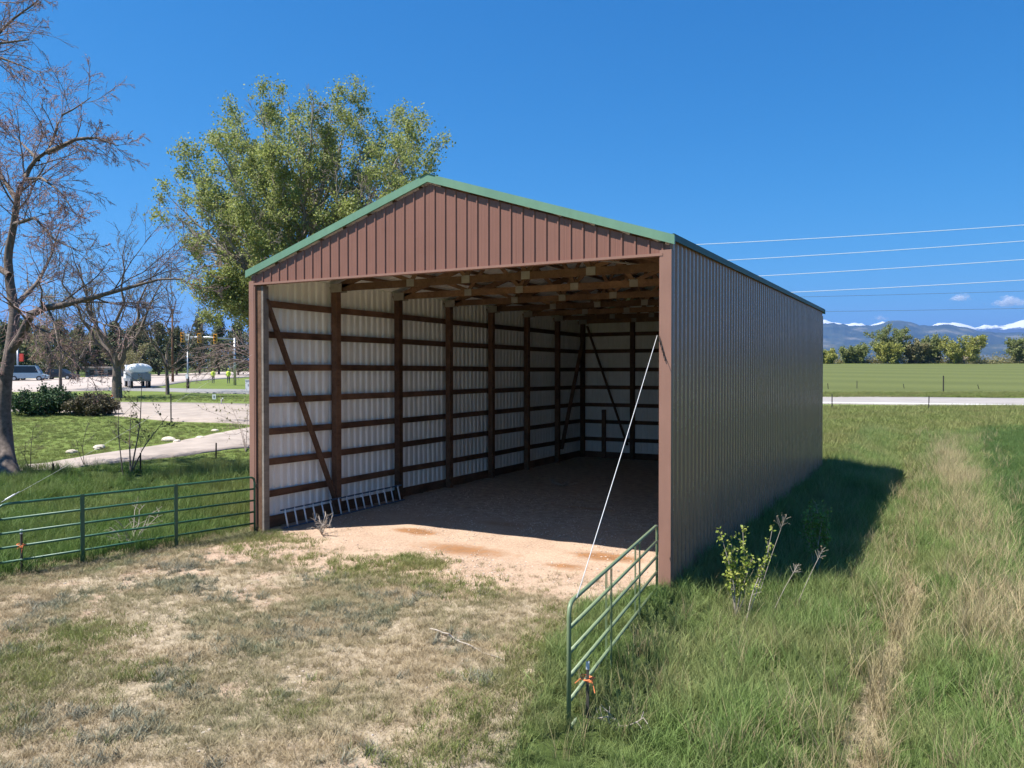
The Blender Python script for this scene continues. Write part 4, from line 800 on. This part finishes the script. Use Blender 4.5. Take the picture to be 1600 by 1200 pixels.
# two people in bright jackets by the road
def person(u, v, D, label):
    c, b = stand('person', u, v, D, label, 'person', 'people in bright jackets by the road')
    def ring(z, rx_, ry, x0=0, y0=0, n=12): return [(x0 + rx_ * math.cos(a), y0 + ry * math.sin(a), z) for a in np.linspace(0, 2 * math.pi, n, endpoint=False)]
    def loft(rs): mb = MB(); n = 12; mb.add([p for r_ in rs for p in r_], [(i * n + k, i * n + (k + 1) % n, (i + 1) * n + (k + 1) % n, (i + 1) * n + k) for i in range(len(rs) - 1) for k in range(n)] + [tuple(range(n))[::-1], tuple((len(rs) - 1) * n + k for k in range(n))]); return mb
    mb = loft([ring(.86, .17, .12), ring(1.0, .16, .11), ring(1.15, .18, .12), ring(1.38, .21, .12), ring(1.47, .12, .09), ring(1.52, .055, .06), ring(1.56, .06, .065), ring(1.63, .08, .095), ring(1.70, .08, .1), ring(1.77, .055, .07), ring(1.79, .02, .02)])
    for s_ in (-1, 1): mb.tube([(s_ * .09, 0, .9), (s_ * .1, .02, .5), (s_ * .11, 0, .06), (s_ * .11, -.12, .03)], [.09, .065, .045, .04], 8); mb.tube([(s_ * .19, 0, 1.4), (s_ * .25, .02, 1.14), (s_ * .22, -.14, .92), (s_ * .21, -.2, .86)], [.06, .045, .035, .03], 8)
    o = mb.build('body', [M['cloth'], M['skin']], c, True); me = o.data
    for p_ in me.polygons:
        if p_.center.z > 1.5 or (p_.center.z < .93 and p_.center.y < -.12 and p_.center.z > .5): p_.material_index = 1
    j = loft([ring(.82, .19, .14), ring(1.0, .185, .135), ring(1.15, .20, .14), ring(1.38, .23, .14), ring(1.485, .13, .10)])
    for s_ in (-1, 1): j.tube([(s_ * .19, 0, 1.41), (s_ * .25, .02, 1.14), (s_ * .225, -.12, .95)], [.075, .06, .05], 8)
    j.build('jacket', M['hivis'], c, True); loft([ring(1.68, .088, .108), ring(1.74, .085, .1), ring(1.79, .06, .07), ring(1.81, .02, .02)]).build('cap', M['hivis'], c, True)
person(333, 592, 97, 'person in a yellow green jacket on the left of the pair by the road'); person(357, 592, 97, 'person in a yellow green jacket on the right of the pair by the road')
s1, b = stand('small_sign', 334.5, 619, 66, 'small white square sign on the verge before the barn', 'sign'); MB().box((-.03, 0, -.2), (.03, .04, .5)).build('post', M['signwhite'], s1); MB().box((-.15, -.02, .1), (.15, 0, .5)).build('plate', M['signwhite'], s1); MB().box((-.05, -.026, .22), (.06, -.022, .4)).build('mark', M['vgrey'], s1)
s2, b = stand('pipe_stub', 346, 627, 60, 'bent white pipe stub on the verge near the small sign', 'pipe'); tag(MB().tube([(0, 0, -.1), (0, 0, .38), (.05, 0, .45), (.14, 0, .45)], .045, 8).build('pipe', M['signwhite'], s2, True))
s3, b = stand('utility_box', 389, 606, 80, 'pale utility box beside the left barn corner', 'utility box'); MB().box((-.3, -.2, -.1), (.3, .3, 1.1)).box((-.33, -.23, 1.1), (.33, .33, 1.17)).build('cabinet', M['signwhite'], s3); MB().box((-.02, -.21, .5), (.02, -.2, .7)).build('handle', M['black'], s3)
s4, b = stand('orange_marker', 183, 621, 66, 'orange marker leaning on the base of the forked trunk', 'marker'); s4.location = (s4.location[0] + .5 * FW[0] * -1, s4.location[1] - .5 * FW[1], s4.location[2]); MB().tube([(0, -.35, -.05), (0, -.35, .5)], [.2, .04], 10).box((-.24, -.59, -.03), (.24, -.11, .04)).build('cone', M['twine'], s4, True); MB().tube([(0, -.35, .2), (0, -.35, .32)], [.145, .10], 10, cap=False).build('band', M['signwhite'], s4)
# power lines over the field
for i, (y0, y1, mat, lab) in enumerate([(384, 352, 'wire_light', 'topmost bright power line above the field'), (408, 377, 'wire_light', 'second bright power line from the top'), (432, 406, 'wire_light', 'third bright power line from the top'), (457, 438, 'wire_light', 'lowest bright power line from the top'), (464, 455, 'wire_dark', 'faint dark power line just above the lowest wire'), (487, 482, 'wire_dark', 'lowest dark power line, above the mountains')]):
    xs0 = (1105, 1150, 1200, 1250, 1265, 1290)[i]; D = 95 + i * 2; pts = []
    for u in np.linspace(820, 2000, 40): pts.append(P(u, y0 + (y1 - y0) * (u - xs0) / (1600 - xs0) - .000022 * (u - 1450) ** 2 * (1 if i < 4 else .5), D))
    tag(MB().tube(pts, .036 if i < 4 else .022, 5).build('power_line', M[mat], None, True), lab, 'power line', 'power lines over the field')

# ------------------------------------------------------------------ mountains
def ridge(name, D, prof_px, depth, mat, rough, seed):
    us = np.linspace(300, 2300, 420); top = np.interp(us, [p_[0] for p_ in prof_px], [p_[1] for p_ in prof_px]); nr = 46; V = np.zeros((nr, len(us), 3))
    hgt = sstep(640, 860, us) * np.array([P(u, y_ + (fbm(np.array([u * .11 + seed]), np.array([seed]), 4)[0] - .47) * 5, D)[2] for u, y_ in zip(us, top)]); fr = np.linspace(0, 1, nr)
    for j, q in enumerate(fr):
        dd = D - depth * (1 - q) if q <= .8 else D + depth * (q - .8); dd = D + depth * (q - .75) * 1.2
        prof = sstep(0, .75, q) ** 1.15 if q <= .75 else 1 - .7 * (q - .75) / .25
        for_ = np.array([P(u, 581, dd) for u in us]); nz = fbm(for_[:, 0] / rough + seed, for_[:, 1] / rough, 5) - .47
        edge = abs(q - .75) / .75
        V[j] = for_; V[j, :, 2] = -60 + (hgt + 60) * prof * (1 + nz * 1.1 * min(1, edge * 2.2)) + nz * 25 * min(1, edge * 3)
    n = len(us); i = np.arange(nr - 1)[:, None] * n + np.arange(n - 1)[None]; f = np.stack([i, i + 1, i + n + 1, i + n], -1).reshape(-1, 4)
    o = np_obj(name, V.reshape(-1, 3), f, mat, None, True); o['kind'] = 'structure'; return o
m = NT('forested_slope'); p_ = m.pos(); n1 = m.noise(.0022, 8, .65, p_); m.base(m.ramp(n1, [(.4, (.020, .032, .022)), (.56, (.05, .062, .04)), (.66, (.15, .14, .10))])).set(.95, 0, .1); M['forest'] = m.m
m = NT('snow_slope'); p_ = m.pos(); n1 = m.noise(.0016, 9, .7, p_); sx = m.n('ShaderNodeSeparateXYZ'); m.l(p_, sx.inputs[0]); alt = m.math('MULTIPLY', m.math('SUBTRACT', sx.outputs[2], 940.), .0019)
m.base(m.ramp(m.math('ADD', n1, alt), [(.44, (.05, .06, .075)), (.52, (.85, .86, .88))])).set(.8, 0, .2); M['snow'] = m.m
ridge('snow_mountains', 17000, [(300, 508), (900, 503), (1200, 506), (1288, 500), (1300, 504), (1318, 507), (1330, 504), (1345, 505), (1356, 510), (1366, 507), (1378, 500), (1386, 504), (1398, 511), (1440, 513), (1456, 508), (1470, 504), (1500, 504), (1514, 507), (1524, 512), (1537, 508), (1552, 509), (1566, 508), (1580, 505), (1594, 501), (1605, 499), (1700, 503), (1900, 508), (2300, 505)], 3500, M['snow'], 2200, 4.)
ridge('foothills', 10500, [(300, 515), (900, 512), (1200, 509), (1288, 506), (1305, 505), (1325, 509), (1350, 510), (1376, 508), (1386, 504), (1398, 502), (1410, 502), (1424, 506), (1434, 510), (1450, 512), (1470, 513), (1490, 512), (1500, 512), (1512, 514), (1524, 518), (1545, 520), (1570, 523), (1600, 524), (1800, 520), (2300, 515)], 3800, M['forest'], 1500, 9.)
ridge('low_foothills', 7600, [(300, 540), (1200, 538), (1290, 536), (1340, 540), (1420, 534), (1500, 536), (1560, 540), (1600, 536), (1900, 540), (2300, 538)], 2600, M['forest'], 900, 21.)
def cloud(u, v, wpx, hpx, label, n=60):
    import bmesh
    D = 32000; c = P(u, v, D); bm = bmesh.new(); k = D / FPX
    for i in range(n):
        q = rng.normal(size=3) * .42; r = rng.uniform(.10, .26) * hpx * k * (1.15 - min(1, abs(q[0]))); sub = bm.verts[:] and None
        res_ = bmesh.ops.create_icosphere(bm, subdivisions=2, radius=max(r, 20)); off = RT * q[0] * wpx * k * .55 + FW * q[1] * hpx * k + UPV * (abs(q[2]) * hpx * k * .55 * (1.2 - min(1.1, abs(q[0]))))
        o_ = rng.random(2) * 50
        for w in res_['verts']: w.co = Vector(np.array(w.co) * (.75 + .5 * vnoise(w.co.x / r * 2 + o_[0], w.co.z / r * 2 + o_[1])) + off)
    me = bpy.data.meshes.new('cloud'); bm.to_mesh(me); bm.free(); me.materials.append(M['cloud']); me.polygons.foreach_set('use_smooth', [True] * len(me.polygons)); o = link(bpy.data.objects.new('cloud', me)); o.location = c; return tag(o, label, 'cloud', 'small clouds near the horizon')
cloud(1500, 468, 34, 14, 'small puff of cloud left of the larger white cloud'); cloud(1578, 476, 62, 20, 'larger white cloud at the right picture edge', 110); cloud(1376, 499, 26, 9, 'tiny cloud touching the snow peaks')

# ------------------------------------------------------------------ grass: numpy-placed tufts
def tuft_mesh(name, n, h, spread, lean, width, mat, seg=3, seedhead=False):
    a = rng.random(n) * 2 * math.pi; r = spread * np.sqrt(rng.random(n)); base = np.stack([np.cos(a) * r, np.sin(a) * r, np.full(n, -.03)], 1); hh = h * rng.uniform(.5, 1.1, n); b = rng.random(n) * 2 * math.pi; ln = lean * rng.uniform(.2, 1.2, n)
    V = []; Fq = []; Ht = []; fac = rng.random(n) * math.pi; wd = np.stack([np.cos(fac), np.sin(fac), 0 * fac], 1)
    s = np.linspace(0, 1, seg + 1); pts = []
    for k, q in enumerate(s):
        c = base + np.stack([np.cos(b) * ln * hh * q ** 2, np.sin(b) * ln * hh * q ** 2, hh * (q - .25 * ln * q ** 2)], 1); w = width * (1 - q ** 1.5) * .5 + .0006
        pts.append((c - wd * w, c + wd * w))
    v = np.stack([x_ for pr in pts for x_ in pr], 1); m_ = 2 * (seg + 1); ht = np.repeat(s, 2)[None].repeat(n, 0)
    i = np.arange(n)[:, None] * m_ + np.arange(seg)[None] * 2; f = np.stack([i, i + 1, i + 3, i + 2], -1).reshape(-1, 4); me = np_mesh(name, v.reshape(-1, 3), f, mat); at = me.attributes.new('h', 'FLOAT', 'POINT'); at.data.foreach_set('value', ht.ravel().astype(np.float32)); return me
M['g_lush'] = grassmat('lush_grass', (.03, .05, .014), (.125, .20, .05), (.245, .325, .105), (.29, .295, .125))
M['g_shade'] = grassmat('meadow_grass', (.03, .05, .014), (.095, .17, .035), (.18, .265, .07), (.23, .24, .08))
M['g_crop'] = grassmat('crop_grass', (.02, .04, .012), (.085, .16, .042), (.15, .225, .07), (.115, .185, .055))
M['g_dry'] = grassmat('dry_grass', (.16, .12, .07), (.33, .26, .155), (.45, .36, .225), (.20, .205, .10), .2)
M['g_grey'] = grassmat('grey_weed', (.10, .10, .07), (.20, .20, .15), (.30, .29, .22), (.16, .19, .10), .2)
M['g_straw'] = grassmat('straw_grass', (.15, .12, .07), (.37, .29, .165), (.50, .40, .24), (.30, .28, .13), .2)
M['g_short'] = grassmat('short_grass', (.04, .06, .015), (.16, .20, .05), (.25, .28, .095), (.26, .245, .10))
KINDS = {'lush': [(34, .54, .16, .75, .011), (30, .70, .16, .6, .010), (38, .40, .18, .95, .012), (11, .40, .13, 1.0, .026)], 'shade': [(30, .48, .18, .7, .012), (26, .60, .18, .55, .011)], 'crop': [(34, .24, .15, .4, .009), (34, .28, .15, .5, .009)],
         'dry': [(22, .10, .09, 1.0, .005), (18, .14, .07, .8, .005), (26, .07, .10, 1.2, .006)], 'grey': [(34, .085, .045, 1.1, .009), (30, .11, .04, .9, .009)], 'straw': [(22, .62, .14, .6, .007), (18, .78, .14, .5, .007)], 'short': [(40, .12, .13, .7, .008), (36, .16, .13, .7, .008)]}
def place(name, kind, pts, scl, label):
    if len(pts) == 0: return
    coll = bpy.data.collections.new(name + '_tufts')
    for k, a in enumerate(KINDS[kind]): coll.objects.link(bpy.data.objects.new('%s_tuft_%d' % (kind, k), tuft_mesh(kind, *a, M['g_' + kind])))
    n = len(pts); me = bpy.data.meshes.new(name); me.vertices.add(n); me.vertices.foreach_set('co', np.asarray(pts, np.float32).ravel())
    rot = np.stack([rng.normal(size=n) * .08, rng.normal(size=n) * .08, rng.random(n) * 6.283], 1)
    for nm, ty, dat in (('rot', 'FLOAT_VECTOR', rot), ('scl', 'FLOAT', scl)):
        at = me.attributes.new(nm, ty, 'POINT'); at.data.foreach_set('vector' if ty == 'FLOAT_VECTOR' else 'value', np.asarray(dat, np.float32).ravel())
    at = me.attributes.new('idx', 'INT', 'POINT'); at.data.foreach_set('value', rng.integers(0, len(KINDS[kind]), n).astype(np.int32))
    o = link(bpy.data.objects.new(name, me)); ng = bpy.data.node_groups.new(name, 'GeometryNodeTree'); ng.interface.new_socket('Geometry', in_out='INPUT', socket_type='NodeSocketGeometry'); ng.interface.new_socket('Geometry', in_out='OUTPUT', socket_type='NodeSocketGeometry')
    N_ = ng.nodes.new; gi = N_('NodeGroupInput'); go = N_('NodeGroupOutput'); ci = N_('GeometryNodeCollectionInfo'); ci.inputs['Collection'].default_value = coll; ci.inputs['Separate Children'].default_value = True; ci.inputs['Reset Children'].default_value = True
    ip = N_('GeometryNodeInstanceOnPoints'); ip.inputs['Pick Instance'].default_value = True
    def na(nm, ty): x_ = N_('GeometryNodeInputNamedAttribute'); x_.data_type = ty; x_.inputs['Name'].default_value = nm; return x_.outputs['Attribute']
    mp = N_('GeometryNodeMeshToPoints'); Lk = ng.links.new; Lk(gi.outputs[0], mp.inputs['Mesh']); Lk(mp.outputs[0], ip.inputs['Points']); Lk(ci.outputs[0], ip.inputs['Instance']); Lk(na('idx', 'INT'), ip.inputs['Instance Index'])
    er = N_('FunctionNodeEulerToRotation'); Lk(na('rot', 'FLOAT_VECTOR'), er.inputs[0]); Lk(er.outputs[0], ip.inputs['Rotation']); Lk(na('scl', 'FLOAT'), ip.inputs['Scale']); Lk(ip.outputs[0], go.inputs[0])
    md = o.modifiers.new('tufts', 'NODES'); md.node_group = ng; tag(o, label, 'grass', kind='stuff'); return o
def scatter(n, x0, x1, y0, y1):
    x = rng.uniform(x0, x1, n); y = rng.uniform(y0, y1, n); t = (x - CAM[0]) * FW[0] + (y - CAM[1]) * FW[1]; s = (x - CAM[0]) * RT[0] + (y - CAM[1]) * RT[1]
    ok = (t > 1.5) & (np.abs(s) < .80 * t + 3); return x[ok], y[ok]
def pts_of(x, y, dz=0.): return np.stack([x, y, gh(x, y) + dz], 1)
def barn_clear(x, y, m=.08): return ~((x > -m - .02) & (x < W + m) & (y > -.05) & (y < L + m))
# tall green grass right of the yard and along the barn's shaded side
x, y = scatter(36000, 8.0, 15, -12, 34); k = masks(x, y); d = (1 - k['yard']) * (1 - np.clip(1.1 * k['path'], 0, .93)) * (1 - k['crop']) * barn_clear(x, y) * (.55 + .45 * (fbm(x * .9, y * .9, 2) > .36)); d *= sstep(-.05, .5, x - np.interp(y, [-14, -8, -6.3, -4, -1.8, -.4, .4], [11.8, 10.4, 9.6, 8.75, 8.35, 8.75, 9.1]) + .1)
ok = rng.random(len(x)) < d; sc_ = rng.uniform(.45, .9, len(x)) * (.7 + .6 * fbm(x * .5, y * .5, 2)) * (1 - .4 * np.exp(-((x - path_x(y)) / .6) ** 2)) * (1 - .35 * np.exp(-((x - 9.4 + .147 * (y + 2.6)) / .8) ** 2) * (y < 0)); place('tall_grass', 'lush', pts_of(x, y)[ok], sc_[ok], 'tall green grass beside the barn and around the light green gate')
x, y = scatter(9000, 11.5, 15, -9, 34); k = masks(x, y); d = np.clip(k['strip'] * 1.1 + .12 * k['path'] + .03, 0, 1) * barn_clear(x, y); ok = rng.random(len(x)) < d; place('straw_grass', 'straw', pts_of(x, y)[ok], rng.uniform(.6, 1.1, ok.sum()), 'pale straw coloured grass along the field edge')
x, y = scatter(9000, 11.6, 13.2, -12, 22); k = masks(x, y); ok = rng.random(len(x)) < k['path'] * .7; place('flattened_straw', 'dry', pts_of(x, y)[ok], rng.uniform(.9, 1.8, ok.sum()), 'flattened dry straw in the narrow rut')
x, y = scatter(9000, 8.6, 14, -10, 20); k = masks(x, y); ok = (rng.random(len(x)) < .12) & barn_clear(x, y, .3) & (k['yard'] < .1) & (x > 9.6); place('dry_stalks', 'straw', pts_of(x, y)[ok], rng.uniform(.45, .8, ok.sum()), 'dry stalks standing among the tall green grass')
# crop field on the right
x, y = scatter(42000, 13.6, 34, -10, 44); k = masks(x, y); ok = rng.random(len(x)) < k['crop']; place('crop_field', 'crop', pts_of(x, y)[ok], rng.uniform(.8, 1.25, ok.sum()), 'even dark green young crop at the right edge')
# rough grass between the barn and the road
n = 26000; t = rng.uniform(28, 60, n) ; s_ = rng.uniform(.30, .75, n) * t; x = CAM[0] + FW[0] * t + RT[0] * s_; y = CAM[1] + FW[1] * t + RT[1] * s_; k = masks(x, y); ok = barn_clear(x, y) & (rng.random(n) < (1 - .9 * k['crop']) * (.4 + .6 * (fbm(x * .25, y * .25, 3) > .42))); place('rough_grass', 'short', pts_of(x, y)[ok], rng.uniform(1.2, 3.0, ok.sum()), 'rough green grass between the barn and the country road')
n = 5000; t = rng.uniform(72.5, 78, n); s_ = rng.uniform(.30, .75, n) * t; x = CAM[0] + FW[0] * t + RT[0] * s_; y = CAM[1] + FW[1] * t + RT[1] * s_; place('verge_grass', 'short', pts_of(x, y), rng.uniform(1.2, 2.6, n), 'grass verge on the far side of the country road')
# meadow beyond the dark gate
x, y = scatter(30000, -22, 1.0, -12, 22); k = masks(x, y); edge = .02 + .14 * np.minimum(y, 0); d = (x < edge + .35 * rng.random(len(x))) * barn_clear(x, y) * (k['t'] < 26.2 + .6 * rng.random(len(x))) * (.5 + .5 * (fbm(x * .6, y * .6, 2) > .38)); ok = rng.random(len(x)) < d
sc_ = rng.uniform(.5, 1.0, len(x)) * (.6 + .7 * fbm(x * .4 + 5, y * .4, 2)); place('meadow_grass', 'shade', pts_of(x, y)[ok], sc_[ok], 'tall meadow grass beyond the dark green gate')
# lawn on the left
n = 16000; t = rng.uniform(27, 72, n); s_ = rng.uniform(-.72, -.24, n) * t; x = CAM[0] + FW[0] * t + RT[0] * s_; y = CAM[1] + FW[1] * t + RT[1] * s_
def in_strip(x, y):     # keep tufts off the drive and the apron
    d_ = np.stack([x, y, gh(x, y)], 1) - CAM; tt = d_ @ FW2; u = 800 + FPX * (d_ @ RT) / tt; v = 600 - FPX * (d_ @ UP2) / tt
    a = (v > np.interp(u, [-120, 40, 120, 200, 270, 330, 400, 520], [738, 728, 717, 704, 693, 680, 667, 645]) - 2) & (v < np.interp(u, [-120, 40, 120, 200, 300, 400, 520], [755, 741, 731, 722, 711, 700, 690]) + 1)
    b_ = (v > 627.5) & (v < np.interp(u, [-120, 40, 110, 175, 270, 390, 520], [644, 643, 645, 650, 659, 664, 668]) + 1); c_ = (v < 616.5)
    return a | b_ | c_
ok = ~in_strip(x, y) & barn_clear(x, y, .6); place('lawn_grass', 'short', pts_of(x, y)[ok], rng.uniform(.5, 1.1, ok.sum()), 'mown green lawn between the driveway and the apron')
# thin dry grass, grey weeds and green patches of the yard
x, y = scatter(100000, -1.2, 11, -12, 1.0); k = masks(x, y); den = fbm(x * .9 + 3, y * .9, 3); near_e = np.exp(-((x - (.02 + .14 * np.minimum(y, 0)) - .6) / .8) ** 2)
d = np.maximum(k['yard'], near_e * (y < .3)) * (1 - .93 * sstep(.35, .75, k['gravel'])) * (.22 + .6 * sstep(.2, .5, den)) * barn_clear(x, y); ok = rng.random(len(x)) < d; place('dry_yard_grass', 'dry', pts_of(x, y)[ok], rng.uniform(.4, 1.05, ok.sum()), 'thin dry grass covering the yard in front of the barn')
x, y = scatter(15000, -.8, 10, -12, -.6); k = masks(x, y); d = k['yard'] * (1 - .8 * sstep(.45, .8, k['gravel'])) * sstep(.40, .58, fbm(x * 1.3 + 30, y * 1.3, 3)) * sstep(-1.6, -3, y); ok = rng.random(len(x)) < d; place('grey_weeds', 'grey', pts_of(x, y)[ok], rng.uniform(.6, 1.5, ok.sum()), 'low grey green weeds dotted over the yard')
x, y = scatter(26000, -1, 10, -12, .4); k = masks(x, y)
bl = sum(np.exp(-(((x - a) / c) ** 2 + ((y - b_) / d_) ** 2)) * e for a, b_, c, d_, e in [(4.75, -.7, .6, .32, 1.5), (3.2, -5.9, .45, .35, 1.3), (3.8, -6.7, .6, .5, .8), (4.2, -1.6, 1.5, .55, .5), (5.9, -1.9, 1.2, .5, .55), (.6, -.35, .9, .35, 1.), (1.2, -1.2, 1.0, .4, .4), (3.9, -7.6, .6, .5, .8), (4.6, -7.9, .8, .6, .6), (5.1, -6.6, .5, .35, .5), (7.2, -6.2, .5, .35, .4), (3.2, -6.9, .5, .4, .6)])
bl = np.maximum(bl, .75 * np.exp(-((x - (9.05 - .135 * y) + .75) / .45) ** 2) * (y < -2)); ok = rng.random(len(x)) < np.clip(bl * .8, 0, .9) * (x > .3 + .14 * np.minimum(y, 0)); place('yard_green_grass', 'short', pts_of(x, y)[ok], rng.uniform(.5, 1.1, ok.sum()), 'patches of short green grass in the dry yard')

def pebble_mesh():
    import bmesh
    bm = bmesh.new(); bmesh.ops.create_icosphere(bm, subdivisions=1, radius=1)
    for w in bm.verts: w.co = w.co * rng.uniform(.7, 1.2); w.co.z *= .6
    me = bpy.data.meshes.new('pebble'); bm.to_mesh(me); bm.free(); me.materials.append(M['pebble']); return me
m = NT('pebble_stone'); m.base(m.ramp(m.orand(), [(0, (.20, .15, .115)), (.35, (.42, .33, .26)), (.7, (.6, .5, .42)), (1, (.34, .31, .29))])).set(.85, 0, .3); M['pebble'] = m.m
_tm = tuft_mesh
def tuft_mesh(name, *a): return pebble_mesh() if name == 'pebble' else _tm(name, *a)
KINDS['pebble'] = [(0,), (1,), (2,)]; M['g_pebble'] = M['pebble']
x, y = scatter(40000, 0, 10, -11, 8); k = masks(x, y); ok = rng.random(len(x)) < np.clip(k['gravel'] * .75 + k['yard'] * .25, 0, 1) * sstep(.25, .6, fbm(x * 1.1, y * 1.1 + 8, 3)) * ((x > .4) | (y < -.3)) * (x < 8.9); place('loose_gravel', 'pebble', pts_of(x, y, .003)[ok], .006 + .016 * rng.random(ok.sum()) ** 3, 'loose gravel strewn over the yard and the barn floor')
x, y = scatter(9000, .4, 8.9, .5, 16.9); ok = rng.random(len(x)) < .55 * sstep(.42, .6, fbm(x * .7 + 40, y * .7, 3)) * sstep(1.5, 6, y + 3 * (x < 2.2)); place('floor_straw', 'dry', pts_of(x, y, -.02)[ok], rng.uniform(.4, 1.0, ok.sum()), 'old straw scattered on the barn floor')
# ------------------------------------------------------------------ haze: the air between here and the mountains
hz = MB().box((-30000, -4000, -62), (24000, 30000, 1500)).build('haze', []); hz['kind'] = 'stuff'; hz['label'] = 'thin blue haze in the air over the whole landscape'; hz['category'] = 'haze'
hm = bpy.data.materials.new('haze_air'); hm.use_nodes = True; ht = hm.node_tree; ht.nodes.clear(); ho = ht.nodes.new('ShaderNodeOutputMaterial'); pv = ht.nodes.new('ShaderNodeVolumePrincipled')
pv.inputs['Color'].default_value = (.2, .44, 1, 1); pv.inputs['Density'].default_value = .000062; pv.inputs['Anisotropy'].default_value = .2; ht.links.new(pv.outputs[0], ho.inputs['Volume']); hz.data.materials.clear(); hz.data.materials.append(hm)
